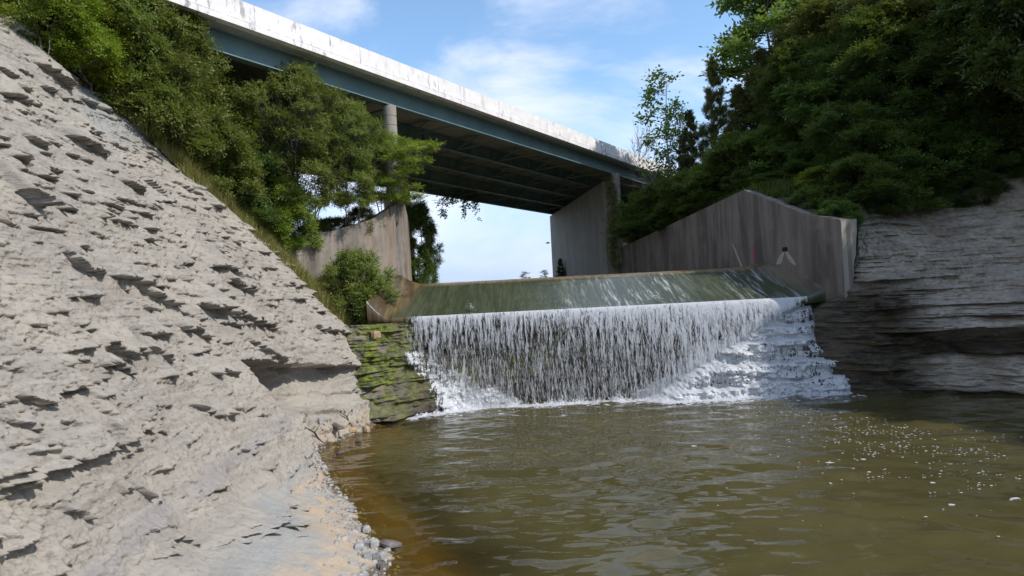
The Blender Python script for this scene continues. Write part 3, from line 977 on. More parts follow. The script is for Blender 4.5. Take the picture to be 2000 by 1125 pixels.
# ------------------------------------------------------------------ falling water
def build_falls():
    rng = np.random.default_rng(11)
    # thin sheet that leaves the lip and breaks up
    for n_, (off, sd) in enumerate(((0.0, 0), (0.13, 5))):
        x = np.linspace(-4.55, 12.2, 330)
        t = np.linspace(0, 1, 60)
        XX, TT = np.meshgrid(x, t, indexing='ij')
        z0 = chute_z(XX, 27.58 + 0 * XX) + 0.015
        drop = z0 + 0.05
        Z = z0 - drop * TT
        Y = 27.59 - 0.50 * np.sqrt(TT) - off * np.sqrt(TT) + 0.10 * (fbm(XX * 1.8, TT * 2 + sd, 3, 240 + sd) - .5) * TT ** 0.5
        # the sheet ends where it lands on the steps at the right
        XL = 4.8 + 1.75 * Z
        land = sstep(0.7, -0.3, XX - XL - 0.5)
        dens = (0.60 * np.exp(-TT * 6.0) + 0.34 - 0.05 * TT) * land * sstep(-4.6, -3.9, XX)
        dens = dens + 0.25 * sstep(2, 9, XX) * land
        dens *= 0.75 + 0.5 * fbm(XX * 0.9, 0 * XX, 3, 244 + sd)
        ob = np_mesh('waterfall', np.stack([XX, Y, Z], -1), grid_quads(len(x), len(t)), mat=M['curtain'], smooth=True, attrs=dict(cover=('POINT', dens)))
        tag(ob, 'thin curtain of water falling over the dam lip', kind='structure')
    # separate strings and drops
    n = 6500
    X0 = rng.uniform(-4.55, 10.6, n)
    T = rng.beta(1.15, 1.0, n)
    ln = rng.uniform(0.12, 0.62, n) * (0.5 + 0.7 * T)
    z0 = 3.82
    zc = z0 - 3.85 * T
    keep = (X0 < 5.1 + 1.75 * zc + rng.normal(0, 0.15, n)) & (X0 > -4.45 + 1.4 * (rng.random(n) - 0.3) * (zc < 2.4)) & (rng.random(n) < 0.30 + 0.5 * vn(X0 * 1.3, T * 0.8, 250) + 0.3 * sstep(2, 9, X0))
    X0, T, ln, zc = X0[keep], T[keep], ln[keep], zc[keep]
    n = len(X0)
    yc = 27.56 - (0.42 + rng.uniform(0, 0.36, n)) * np.sqrt(np.clip((z0 - zc) / 3.85, 0, 1))
    w = rng.uniform(0.004, 0.011, n) * (1 + 0.5 * (rng.random(n) < 0.12))
    k = 5
    f = np.linspace(-0.5, 0.5, k)
    wf = np.array([0.15, 0.7, 1.0, 0.85, 0.1])
    lean = rng.normal(0, 0.07, n)
    zz = zc[:, None] + ln[:, None] * f[None]
    ok = zz.min(1) > 0.0
    xx = X0[:, None] + lean[:, None] * ln[:, None] * f[None] + 0.02 * np.sin(f[None] * 9 + rng.uniform(0, 6, n)[:, None])
    yy = np.repeat(yc[:, None], k, 1)
    hw = w[:, None] * wf[None]
    # three-sided strings, so that they have body from every side
    ring = []
    for a in (math.pi * 0.5, math.pi * 7 / 6, math.pi * 11 / 6):
        ring.append(np.stack([xx + hw * math.cos(a), yy + hw * math.sin(a), zz], -1))
    V = np.stack(ring, 2)[ok]                 # n,k,3,3
    n = len(V)
    idx = np.arange(n * k * 3).reshape(n, k, 3)
    Q = []
    for a in range(3):
        b = (a + 1) % 3
        Q.append(np.stack([idx[:, :-1, a], idx[:, :-1, b], idx[:, 1:, b], idx[:, 1:, a]], -1).reshape(-1, 4))
    ob = np_mesh('falling_strands', V.reshape(-1, 3), np.concatenate(Q), mat=M['strand'], smooth=True)
    tag(ob, 'white strings of falling water below the dam lip', 'falling water', kind='stuff')


build_falls()


def build_cascades():
    # right: over the steps
    for name, x0, x1, lab in (('right', 4.0, 13.6, 'white water tumbling down rock steps at the right end of the dam'),
                              ('left', -5.2, 0.4, 'small white cascade at the left end of the waterfall')):
        x = np.linspace(x0, x1, int((x1 - x0) / 0.035))
        z = np.linspace(-0.06, 3.75 if name == 'right' else 2.7, 260 if name == 'right' else 190)
        XX, ZZ = np.meshgrid(x, z, indexing='ij')
        Y = face_y(XX, ZZ)
        k = np.exp(-0.5 * (np.arange(-4, 5) / 2.0) ** 2); k /= k.sum()
        Y = np.apply_along_axis(lambda r: np.convolve(np.pad(r, 4, 'edge'), k, 'valid'), 1, Y)
        bub = fbm(XX * 5, ZZ * 5, 4, 261)
        Y = Y - 0.06 - 0.30 * np.maximum(0, bub - 0.35) - 0.12 * fbm(XX * 14, ZZ * 9, 3, 263)
        if name == 'right':
            XL = 4.4 + 1.75 * ZZ
            XR = 13.2 - 0.20 * ZZ
            m = sstep(-0.2, 0.8, XX - XL + 0.7 * (fbm(XX, ZZ * 2, 3, 265) - .5)) * sstep(0.25, -0.5, XX - XR + 0.7 * (fbm(XX * .3, ZZ * 4, 3, 266) - .5))
            top = 0
            for zt, dp in STEPS: top = np.maximum(top, np.exp(-((ZZ - zt + 0.16) / 0.2) ** 2))
            slope_ = np.abs(np.gradient(Y, axis=1)) / np.gradient(ZZ, axis=1)
            dens = m * (0.78 + 0.42 * np.clip(slope_ * 1.5, 0, 1) + 0.35 * sstep(0.6, 0.1, ZZ) - 0.22 * sstep(10.5, 12.5, XX) * (1 - np.clip(slope_, 0, 1)))
        else:
            ctr = -4.25 + 1.2 * (2.5 - ZZ)
            wd = 0.5 + 0.75 * (2.6 - ZZ)
            m = sstep(1.0, 0.35, np.abs(XX - ctr) / np.maximum(0.05, wd)) * sstep(2.7, 2.3, ZZ)
            dens = m * (0.80 + 0.3 * sstep(1.0, 0.2, ZZ)) + 0.25 * sstep(-3.4, -2.9, XX) * sstep(-0.6, -1.4, XX) * sstep(1.2, 0.3, ZZ)
        dens *= 0.72 + 0.55 * fbm(XX * 1.2, ZZ * 1.8, 3, 267)
        q = grid_quads(len(x), len(z))
        ok = dens.ravel()[q].max(1) > 0.05
        ob = np_mesh('cascade', np.stack([XX, Y, ZZ], -1), q[ok], mat=M['cascade'], smooth=True, attrs=dict(cover=('POINT', dens)))
        tag(ob, lab, kind='structure')


build_cascades()


def build_foam():
    rng = np.random.default_rng(21)
    V, T = [], []

    def blob(x, y, r, zz=0.02, st=1.6):
        n = 7
        a = np.linspace(0, 2 * math.pi, n, endpoint=False) + rng.uniform(0, 1)
        rr = r * rng.uniform(0.6, 1.2, n)
        b = len(V)
        V.append((x, y, zz + r * 0.35))
        for i in range(n): V.append((x + rr[i] * math.cos(a[i]) * st, y + rr[i] * math.sin(a[i]), zz))
        for i in range(n): T.append((b, b + 1 + i, b + 1 + (i + 1) % n))
    # line of foam where the falls meet the pool
    xs = np.linspace(-4.2, 13.2, 900)
    fy = face_y(xs, 0 * xs)
    for x, y in zip(xs, fy):
        yb = min(y - 0.05, 27.35) if -1.0 < x < 6.5 else y - 0.1
        for _ in range(3):
            blob(x + rng.normal(0, .03), yb - abs(rng.normal(0, 0.16 if rng.random() < 0.7 else 0.5)), rng.uniform(0.02, 0.09), 0.0)
    foam_line = (V, T)
    ob = np_mesh('foam_line', np.array(V), tris=np.array(T), mat=M['foam'], smooth=True)
    tag(ob, 'white foam along the foot of the falls', 'foam', kind='stuff')
    V, T = [], []
    path = [(1330, 778), (1430, 786), (1500, 795), (1600, 820), (1700, 845), (1790, 872), (1880, 905), (1985, 950), (2080, 990)]
    pts = []
    for px, py in path:
        dx, dz = ray(px, py)
        Y = -CAM_Z / dz
        pts.append((dx * Y, Y))
    pts = np.array(pts)
    cnt = 0
    while cnt < 1150:
        u = rng.uniform(0, len(pts) - 1.001)
        i = int(u)
        p = pts[i] + (pts[i + 1] - pts[i]) * (u - i)
        w = 0.12 + 0.16 * u
        x, y = p[0] + rng.normal(0, w * 1.7), p[1] + rng.normal(0, w)
        if fbm(np.array(x * 0.9), np.array(y * 2.4), 3, 5) < (0.36 if u < 3.2 else 0.46) or y > 27: continue
        blob(x, y, rng.uniform(0.007, 0.024 if u < 4 else 0.03) * (1.7 if rng.random() < 0.08 else 1), 0.016, 1.3)
        cnt += 1
    for px, py in ((1985, 975), (1100, 812), (1355, 872), (1620, 905)):
        dx, dz = ray(px, py); Y = -CAM_Z / dz
        blob(dx * Y, Y, 0.06, 0.016, 2)
    ob = np_mesh('foam_flecks', np.array(V), tris=np.array(T), mat=M['foam'], smooth=True)
    tag(ob, 'scattered white foam flecks drifting across the pool', 'foam', kind='stuff')
    # little spouts where water shoots over bumps on the chute
    V, T = [], []
    for px, py, s in ((915, 600, 1), (1102, 590, 1.2), (1275, 583, 1.5), (1262, 572, 1.0)):
        p = W(px, py, 28.1)
        for _ in range(int(26 * s)):
            a = rng.random()
            blob(p[0] + 0.22 * a * s + rng.normal(0, .05), p[1] - 0.25 * a, rng.uniform(.02, .05), p[2] + 0.10 - 0.16 * a + rng.normal(0, .04), 1)
    ob = np_mesh('spray', np.array(V), tris=np.array(T), mat=M['foam'], smooth=True)
    tag(ob, 'small white spouts of water on the chute edge', 'spray', kind='stuff')


build_foam()


def build_splash():
    """low ragged spray where the falls strike the pool"""
    x = np.linspace(-4.0, 13.0, 700)
    t = np.linspace(0, 1, 14)
    XX, TT = np.meshgrid(x, t, indexing='ij')
    base = np.minimum(face_y(x, 0 * x) - 0.06, np.where((x > -1.0) & (x < 6.5), 27.22, 99))
    k = np.exp(-0.5 * (np.arange(-20, 21) / 8.0) ** 2); k /= k.sum()
    base = np.convolve(np.pad(base, 20, 'edge'), k, 'valid')
    h = 0.16 + 0.34 * fbm(x * 2.2, 0 * x, 3, 281)
    for off in (0.0, 0.14):
        Z = h[:, None] * (1 - TT) * (1 - 0.5 * (off > 0)) + 0.0
        Y = base[:, None] - off - 0.30 * TT ** 2 - 0.10 * fbm(XX * 6, TT * 3 + off * 50, 3, 283)
        cov = (0.35 + 0.65 * TT) * (0.7 + 0.5 * fbm(XX * 1.5, TT + off * 30, 3, 285))
        ob = np_mesh('splash', np.stack([XX, Y, Z], -1), grid_quads(len(x), len(t)), mat=M['cascade'], smooth=True, attrs=dict(cover=('POINT', cov)))
        tag(ob, 'low white spray along the foot of the falls', 'spray', kind='stuff')


build_splash()

# ------------------------------------------------------------------ concrete walls and piers
def slab(poly, thick, side):
    """upright wall: poly = list of (x, y, zbottom, ztop); thick to the given side"""
    mb = MB()
    for (a, b) in zip(poly[:-1], poly[1:]):
        d = np.array([b[0] - a[0], b[1] - a[1]]); d = d / np.linalg.norm(d)
        nrm = np.array([-d[1], d[0]]) * side * thick
        mb.hexa([(a[0], a[1], a[2]), (b[0], b[1], b[2]), (b[0] + nrm[0], b[1] + nrm[1], b[2]), (a[0] + nrm[0], a[1] + nrm[1], a[2]),
                 (a[0], a[1], a[3]), (b[0], b[1], b[3]), (b[0] + nrm[0], b[1] + nrm[1], b[3]), (a[0] + nrm[0], a[1] + nrm[1], a[3])])
    return mb


def wall_mesh(name, pts, mat, parent, thick, nz=1):
    """one closed wall along a polyline with mitred corners (no inner faces)"""
    pts = [np.array(p, float) for p in pts]
    n = len(pts)
    nor = []
    for i in range(n):
        ds = []
        if i > 0: ds.append(pts[i][:2] - pts[i - 1][:2])
        if i < n - 1: ds.append(pts[i + 1][:2] - pts[i][:2])
        d = sum(q / np.linalg.norm(q) for q in ds); d /= np.linalg.norm(d)
        nor.append(np.array([-d[1], d[0]]))
    V, Fc = [], []
    for p, q in zip(pts, nor):
        V += [(p[0], p[1], p[2]), (p[0], p[1], p[3]), (p[0] + q[0] * thick, p[1] + q[1] * thick, p[3]), (p[0] + q[0] * thick, p[1] + q[1] * thick, p[2])]
    for i in range(n - 1):
        b = 4 * i
        for k in range(4):
            k2 = (k + 1) % 4
            Fc.append([b + k, b + k2, b + 4 + k2, b + 4 + k])
    Fc.append([3, 2, 1, 0]); e = 4 * (n - 1); Fc.append([e, e + 1, e + 2, e + 3])
    mb = MB(); mb.v, mb.f = V, Fc
    return mb.build(name, mat, parent)


def build_walls():
    # long retaining wall on the right: rises to a peak at the crest, then falls
    root = empty('retaining_wall', (11.75, 33, 5), 'long streaked concrete retaining wall rising to a peak at the dam crest', 'wall')
    wall_mesh('wall', [(8.6, 53.6, 3, 7.75), (11.75, 33.0, 3, 9.15), (12.72, 28.65, 2.5, 7.38), (13.2, 26.5, 1.0, 6.85)], M['wall'], root, 0.45)
    # broken end block turned towards the pool
    mb = MB()
    a, b = np.array([13.21, 26.46]), np.array([14.0, 26.78])
    prof = [(0, 3.6), (0, 6.78), (1.0, 6.88), (0.96, 6.3), (0.86, 5.85), (0.85, 5.5), (0.64, 5.0), (0.62, 4.6), (0.5, 4.2), (0.3, 3.6)]
    fr = [(*(a + (b - a) * u), z) for u, z in prof]
    bk = [(p[0] + 0.15, p[1] + 1.1, p[2]) for p in fr]
    n = len(fr)
    mb.v = fr + bk
    mb.f = [list(range(n)), list(range(2 * n - 1, n - 1, -1))] + [[(i + 1) % n, i, n + i, n + (i + 1) % n] for i in range(n)]
    mb.build('end_block', M['pier'], root)
    # drain hole with lime stains, paint mark
    def on_wall(Y, z, off=0.004):
        X = float(wall_x(Y))
        return np.array([X - off, Y, z])
    def patch(name, mat, Ya, Yb, outline, off):
        mb2 = MB()
        fr2 = [tuple(on_wall(Ya + (Yb - Ya) * u, z, off)) for u, z in outline]
        bk2 = [tuple(on_wall(Ya + (Yb - Ya) * u, z, -0.03)) for u, z in outline]
        m_ = len(fr2)
        mb2.v = fr2 + bk2
        mb2.f = [list(range(m_))[::-1], list(range(m_, 2 * m_))] + [[i, (i + 1) % m_, m_ + (i + 1) % m_, m_ + i] for i in range(m_)]
        return mb2.build(name, mat, root)
    zc = 5.95
    o = patch('drain_hole', M['hole'], 30.25, 29.85, [(0.1, zc - .10), (0, zc + .02), (0.15, zc + .10), (0.85, zc + .11), (1, zc), (0.9, zc - .09)], 0.012)
    patch('lime_stain', M['lime'], 30.75, 30.1, [(0.0, zc - .62), (0.15, zc - .66), (0.6, zc - .60), (1.0, zc - .12), (0.8, zc - .10), (0.35, zc - .30)], 0.006)
    patch('lime_stain', M['lime'], 30.05, 29.35, [(0.0, zc - .12), (0.25, zc - .14), (0.8, zc - .52), (1.0, zc - .74), (0.7, zc - .72), (0.25, zc - .45)], 0.006)
    tag(patch('paint_mark', M['red'], 32.55, 32.40, [(0, 5.62), (0, 6.32), (1, 6.34), (0.8, 5.6)], 0.006), 'short upright red paint mark')
    patch('lime_streak', M['lime'], 34.5, 33.55, [(0.0, 6.6), (0.10, 6.6), (0.62, 5.9), (1.0, 5.35), (0.8, 5.35), (0.45, 5.9)], 0.006)
    # wing wall on the left, falling away into the shale
    root = empty('wing_wall', (-5.2, 32.4, 5), 'rust stained concrete wing wall left of the chute, behind bushes', 'wall')
    wall_mesh('wall', [(-5.02, 32.15, 3.5, 9.42), (-6.4, 30.9, 3.2, 8.35), (-9.9, 27.75, 4.0, 7.0)], M['left_pier'], root, -0.55)


build_walls()

# ------------------------------------------------------------------ bridge
TH, GR = 0.6014, -0.01504
BP0 = np.array([-6.016, 32.0, CAM_Z + 9.633])
BD = np.array([math.sin(TH), math.cos(TH), GR]); BN = np.array([math.cos(TH), -math.sin(TH), 0.0])
BW = 15.63


def B(t, off, h): return BP0 + BD * t + BN * off + np.array([0, 0, h])


def bbox(mb, t0, t1, o0, o1, h0, h1):
    mb.hexa([B(t0, o0, h0), B(t1, o0, h0), B(t1, o1, h0), B(t0, o1, h0), B(t0, o0, h1), B(t1, o0, h1), B(t1, o1, h1), B(t0, o1, h1)])


def girder_hits(p, d):
    """where the pier line p + u d passes under each girder"""
    out = []
    for g in range(5):
        q = BP0 - BN * (BW * g / 4)
        A = np.array([[d[0], -BD[0]], [d[1], -BD[1]]])
        u, t = np.linalg.solve(A, q[:2] - p)
        out.append((p + np.array(d) * u, BP0[2] + BD[2] * t, t))
    return out


PL, PLD = np.array([-5.52, 32.2]), np.array([-0.125, 0.992])
PR, PRD = np.array([8.25, 53.2]), np.array([-0.125, 0.992])


def build_bridge():
    T0, T1 = -18.0, 62.0
    root = empty('highway_bridge', tuple(B(12, -BW / 2, 0)), 'long highway bridge with white parapet and teal steel girders', 'bridge')
    mb = MB(); bbox(mb, T0, T1, 0.60, -BW - 0.60, 0.94, 1.16); mb.build('deck', M['deck'], root)
    mb = MB()
    for g in range(5): bbox(mb, T0, T1, 0.2 - BW * g / 4, -0.2 - BW * g / 4, 0.88, 0.935)
    mb.build('haunch', M['deck'], root)
    for sgn, o_in, o_out in ((1, 0.58, 0.86), (-1, -BW - 0.58, -BW - 0.86)):
        mb = MB()
        step = 5.4
        bbox(mb, T0, T1, o_in + 0.02 * sgn, o_out - 0.035 * sgn, 1.155, 1.94)
        bbox(mb, T0, T1, o_out + 0.06 * sgn, o_in + 0.01 * sgn, 0.93, 1.152)
        n = int((T1 - T0) / step)
        for i in range(n + 1):
            a, b = T0 + i * step + 0.02, min(T1, T0 + (i + 1) * step - 0.02)
            p = [B(a, o_in, 1.205), B(b, o_in, 1.205), B(b, o_out, 1.205), B(a, o_out, 1.205),
                 B(a, o_in + 0.05 * sgn, 1.96), B(b, o_in + 0.05 * sgn, 1.96), B(b, o_out - 0.02 * sgn, 1.96), B(a, o_out - 0.02 * sgn, 1.96)]
            mb.hexa(p)
        mb.build('parapet', M['parapet'], root)
    for g in range(5):
        o = -BW * g / 4
        mb = MB()
        bbox(mb, T0, T1, o - 0.21, o + 0.21, 0, 0.045)
        bbox(mb, T0, T1, o - 0.011, o + 0.011, 0.046, 0.84)
        bbox(mb, T0, T1, o - 0.17, o + 0.17, 0.841, 0.878)
        inner = (1, -1) if 0 < g < 4 else ((-1,) if g == 0 else (1,))
        for t in np.arange(T0 + 2, T1, 2.35):
            for sd in inner:
                bbox(mb, t, t + 0.015, o + sd * 0.012, o + sd * 0.15, 0.05, 0.838)
        mb.build('girder', M['steel'], root)
    sp = BW / 4
    for t in np.arange(-14.0, 46, 4.7):
        for g in range(4):
            o0, o1 = -sp * g - 0.03, -sp * (g + 1) + 0.03
            om = (o0 + o1) / 2
            mb = MB()
            bar = lambda a, b, r=0.06: mb.tube([B(t + 1.175, *a), B(t + 1.175, *b)], [r, r], 4)
            bar((o0, 0.14), (om, 0.74)); bar((o1, 0.14), (om, 0.74)); bar((o0, 0.12), (o1, 0.12)); bar((o0, 0.77), (o1, 0.77))
            mb.build('cross_frame', M['steel'], root)


build_bridge()


def build_pier(root, p, d, length, zbot, ztop_f, width, mat, cols, col_mat, cap=True):
    d = np.array(d); nrm = np.array([-d[1], d[0]]) * width / 2
    a, b = p, p + d * length
    def ring(q, z): return [(q[0] - nrm[0], q[1] - nrm[1], z), (q[0] + nrm[0], q[1] + nrm[1], z)]
    za, zb = ztop_f(0), ztop_f(length)
    mb = MB()
    r0, r1 = ring(a, zbot), ring(b, zbot)
    t0, t1 = ring(a, za), ring(b, zb)
    mb.hexa([r0[0], r1[0], r1[1], r0[1], t0[0], t1[0], t1[1], t0[1]])
    mb.build('wall', mat, root)
    for (q, z0, z1, r) in cols:
        mb = MB()
        h = z1 - z0
        pts, rad = [], []
        cuts = [0.0, h - 1.65, h - 0.97, h - 0.52]
        for i, c in enumerate(cuts):
            e = (cuts[i + 1] if i + 1 < len(cuts) else h)
            for zz, rr in ((c, r * 0.93), (c + 0.02, r), (e - 0.02, r), (e, r * 0.93)):
                pts.append((q[0], q[1], z0 + zz)); rad.append(rr)
        # remove repeated heights
        P2, R2 = [], []
        for p_, r_ in zip(pts, rad):
            if P2 and abs(P2[-1][2] - p_[2]) < 1e-4: continue
            P2.append(p_); R2.append(r_)
        mb.tube(P2, R2, 28)
        o = mb.build('column', col_mat, root)


def build_piers():
    root = empty('bridge_pier', (PL[0], PL[1], 4), 'concrete pier with a round column, rising behind the left end of the dam', 'pier')
    hits = girder_hits(PL, PLD)
    cols = []
    for i, (q, z, t) in enumerate(hits):
        if i == 0: q = PL + PLD * 0.42
        cols.append((q, 9.5, z - 0.03, 0.335))
    L = float(np.dot(hits[-1][0] - PL, PLD)) + 0.5
    build_pier(root, PL, PLD, L, 3.5, lambda u: 9.52, 0.92, M['left_pier'], cols, M['pier'])
    root = empty('bridge_pier', (PR[0], PR[1], 4), 'plain grey concrete pier wall under the right end of the span', 'pier')
    hits = girder_hits(PR, PRD)
    L = float(np.dot(hits[-1][0] - PR, PRD)) + 0.5
    q0 = np.array([8.62, 52.75])
    build_pier(root, PR + PRD * 0.35, PRD, L, 4.0, lambda u: (13.3 if u < 1 else hits[-1][1] - 0.06), 0.92, M['pier'],
               [(q0, 6.5, hits[0][1] - 0.03, 0.36)], M['pier'])


build_piers()
#@@PLANTS
# ------------------------------------------------------------------ plants
def unit(a): return a / np.maximum(1e-9, np.linalg.norm(a, axis=-1, keepdims=True))


def foliage(rng, P, A, U, L, pairs, leaf, wid, spread=60, droop=0.15, tip=True, clump=None):
    """fronds at P along A with upper side U: returns leaf quads and a tint per leaf"""
    n = len(P)
    S = unit(np.cross(A, U))
    U = np.cross(S, A)
    Q, tint = [], []
    base_t = rng.random(n)
    if clump is not None: base_t = 0.6 * np.repeat(rng.random(n // clump), clump) + 0.4 * base_t
    js = [(j, s) for j in range(pairs) for s in (-1, 1)] + ([(pairs, 0)] if tip else [])
    for j, s in js:
        f = (j + 0.6) / (pairs + 0.4)
        p0 = P + A * (L * f)[:, None] - U * (droop * L * f * f)[:, None]
        ang = math.radians(spread) * s + rng.normal(0, 0.22, n)
        d = A * np.cos(ang)[:, None] + S * np.sin(ang)[:, None] + U * rng.normal(0.0, 0.17, n)[:, None]
        d = unit(d)
        l = leaf * L * rng.uniform(0.75, 1.2, n) * (1 - 0.35 * abs(f - 0.5))
        w = wid * l
        sd = unit(np.cross(d, U + 0.35 * rng.normal(0, 1, (n, 3))))
        nn = np.cross(sd, d)
        mid = p0 + d * (l * 0.45)[:, None] + nn * (0.06 * l)[:, None]
        Q.append(np.stack([p0, mid + sd * (w / 2)[:, None], p0 + d * l[:, None], mid - sd * (w / 2)[:, None]], 1))
        tint.append(np.clip(0.7 * base_t + 0.3 * rng.random(n), 0, 1))
    return np.concatenate(Q), np.concatenate(tint)


def clump_fronds(rng, C, rad, flat, per, L, up=0.6):
    """frond seats spread through ellipsoid clumps"""
    n = len(C) * per
    c = np.repeat(C, per, 0)
    r = np.repeat(rad, per)
    d = unit(rng.normal(0, 1, (n, 3)))
    rr = rng.random(n) ** 0.5
    off = d * (rr * r)[:, None]
    off[:, 2] *= flat
    P = c + off
    A = unit(d * np.array([1, 1, 0.4]) + rng.normal(0, 0.42, (n, 3)) * np.array([1, 1, 0.6]) + np.array([0, 0, 0.16]))
    U = unit(np.array([0, 0, up + 0.3]) + 0.45 * d + rng.normal(0, 0.28, (n, 3)))
    Ls = L * rng.uniform(0.7, 1.25, n)
    return P - A * (Ls * 0.5)[:, None], A, U, Ls


def limb(mb, rng, a, b, r0, r1, sag=0.15, n=5, seg=5):
    a, b = np.array(a, float), np.array(b, float)
    ln = np.linalg.norm(b - a)
    pts = []
    w = rng.normal(0, 0.05, 3) * ln
    for i in range(n + 1):
        t = i / n
        p = a + (b - a) * t + w * math.sin(math.pi * t) + np.array([0, 0, -sag * ln * (t - t * t)])
        pts.append(p)
    mb.tube(pts, list(np.linspace(r0, r1, n + 1)), seg, cap=False)
    return pts


def proto_tree(seed, h, r, z0, shape='round', nclump=40, per=60, L=0.55, pairs=4, leaf=0.45, wid=0.5, flat=0.6, trunk_r=0.12,
               stems=1, crad=(0.5, 0.9), droop=0.05, inner=0.35, spread=60, lean=0.1, twig=2):
    """unit plant standing at the origin: (trunk mesh builder, leaf quads, tint)"""
    rng = np.random.default_rng(seed)
    C = []
    tries = 0
    lob = rng.uniform(0, 6.28, 4)
    while len(C) < nclump and tries < 20000:
        tries += 1
        u = rng.uniform(0, 1)
        a = rng.uniform(0, 2 * math.pi)
        if shape == 'round': env = math.sin(math.pi * (0.10 + 0.86 * u) ** 0.85) ** 0.6
        elif shape == 'cone': env = (1 - u) ** 0.85 * (0.75 + 0.35 * rng.random()) + 0.05
        elif shape == 'umbrella': env = (0.55 + 0.45 * u) * (1 if u < 0.75 else 2.2 * math.sqrt(max(0, 1 - u)))
        elif shape == 'mound': env = math.sqrt(max(0, 1 - u * u)) * 0.95 + 0.05
        else: env = 0.35 + 0.65 * math.sin(math.pi * u)
        env *= 1 + 0.22 * math.sin(2 * a + lob[0] + 3 * u) + 0.15 * math.sin(3 * a + lob[1] - 4 * u)
        q = inner + (1 - inner) * rng.random() ** 0.6
        p = np.array([env * r * q * math.cos(a), env * r * q * math.sin(a), z0 + (h - z0) * u * (0.93 + 0.07 * rng.random())])
        md = min([np.linalg.norm(p - c) for c in C], default=9)
        if md < 0.36 * (r * r * (h - z0) / nclump) ** (1 / 3): continue
        C.append(p)
    C = np.array(C)
    rad = rng.uniform(*crad, len(C))
    if shape == 'cone': rad = rad * (0.35 + 0.65 * np.clip((h - C[:, 2]) / (h - z0), 0, 1))
    mb = MB()
    tops = []
    for s in range(stems):
        a = 2 * math.pi * s / max(1, stems) + rng.uniform(0, 1)
        rr = 0 if stems == 1 else 0.35 * r
        top = np.array([rr * math.cos(a) + rng.normal(0, lean) * r, rr * math.sin(a) + rng.normal(0, lean) * r, h * (0.95 if stems == 1 else rng.uniform(.55, .8))])
        b = np.array([0.12 * rr * math.cos(a), 0.12 * rr * math.sin(a), -0.8])
        tr = trunk_r * (1 if stems == 1 else rng.uniform(.6, 1))
        pts = []
        w1, w2 = rng.normal(0, 0.05 * h, 2), rng.normal(0, 0.03 * h, 2)
        m = 10
        for i in range(m + 1):
            t = i / m
            p = b + (top - b) * t
            p[:2] += w1 * math.sin(math.pi * t) + w2 * math.sin(2.3 * math.pi * t)
            pts.append(p)
        mb.tube(pts, [tr * (1 - 0.86 * (i / m) ** 0.8) for i in range(m + 1)], 7, cap=False)
        tops.append(np.array(pts))
    allp = np.concatenate(tops)
    tr_r = np.concatenate([[trunk_r * (1 - 0.86 * (i / 10) ** 0.8) for i in range(11)]] * stems)
    for c, rc in zip(C, rad):
        d = np.linalg.norm(allp - c, axis=1) + 0.9 * np.maximum(0, allp[:, 2] - c[2] + 0.25 * np.linalg.norm(allp[:, :2] - c[:2], axis=1))
        i = int(np.argmin(d))
        rb = min(tr_r[i] * 0.55, 0.016 * np.linalg.norm(allp[i] - c) + 0.010)
        pts = limb(mb, rng, allp[i], c, rb, 0.008, 0.10 if shape != 'umbrella' else 0.2)
        for _ in range(twig):
            limb(mb, rng, pts[rng.integers(2, len(pts) - 1)], c + unit(rng.normal(0, 1, 3)) * rc * np.array([.9, .9, flat]) * 0.9, 0.010, 0.004, 0.05, 3, 4)
    P, A, U, Ls = clump_fronds(rng, C, rad, flat, per, L)
    if shape == 'cone':
        A = unit(A * np.array([0.8, 0.8, 0.5]) + np.array([0, 0, 0.55]))
    Q, T = foliage(rng, P, A, U, Ls, pairs, leaf, wid, spread, droop, clump=per)
    return mb, Q, T


PROTO = {}


def make_proto(key, mats, bark, crown_name='crown', **kw):
    mb, Q, T = proto_tree(**kw)
    me_t = bpy.data.meshes.new('trunk')
    me_t.from_pydata(mb.v, [], mb.f); me_t.update()
    me_t.polygons.foreach_set('use_smooth', np.ones(len(me_t.polygons), bool))
    me_t.materials.append(bark)
    V = Q.reshape(-1, 3).astype(np.float32)
    n = len(Q)
    out = {}
    for mname in mats:
        me = bpy.data.meshes.new('crown')
        me.vertices.add(len(V)); me.vertices.foreach_set('co', V.ravel())
        me.loops.add(n * 4); me.loops.foreach_set('vertex_index', np.arange(n * 4, dtype=np.int32))
        me.polygons.add(n); me.polygons.foreach_set('loop_start', np.arange(0, n * 4, 4, dtype=np.int32))
        me.update(calc_edges=True)
        at = me.attributes.new('tint', 'FLOAT', 'FACE'); at.data.foreach_set('value', T.astype(np.float32))
        me.materials.append(M[mname])
        out[mname] = me
    PROTO[key] = (me_t, out, kw['h'], kw['r'])


make_proto('shrub', ['leaf_mid', 'leaf_shaded', 'leaf_dark', 'leaf_bright'], M['bark'], seed=1, h=3.2, r=2.0, z0=0.35, shape='mound', nclump=52, per=95, L=0.42, pairs=3, leaf=0.36, wid=0.5, stems=5, trunk_r=0.05, crad=(.38, .62))
make_proto('bush', ['leaf_mid', 'leaf_shaded', 'leaf_dark', 'leaf_bright', 'leaf_yellow', 'leaf_olive'], M['bark'], seed=2, h=3.6, r=1.8, z0=0.4, shape='round', nclump=52, per=95, L=0.44, pairs=4, leaf=0.28, wid=0.48, stems=4, trunk_r=0.05, crad=(.36, .6), flat=.75)
make_proto('broadleaf', ['leaf_mid', 'leaf_dark', 'leaf_olive'], M['bark'], seed=3, h=11, r=3.6, z0=1.8, shape='round', nclump=135, per=85, L=0.62, pairs=4, leaf=0.34, wid=0.5, trunk_r=0.2, crad=(.55, 1.0), flat=.75)
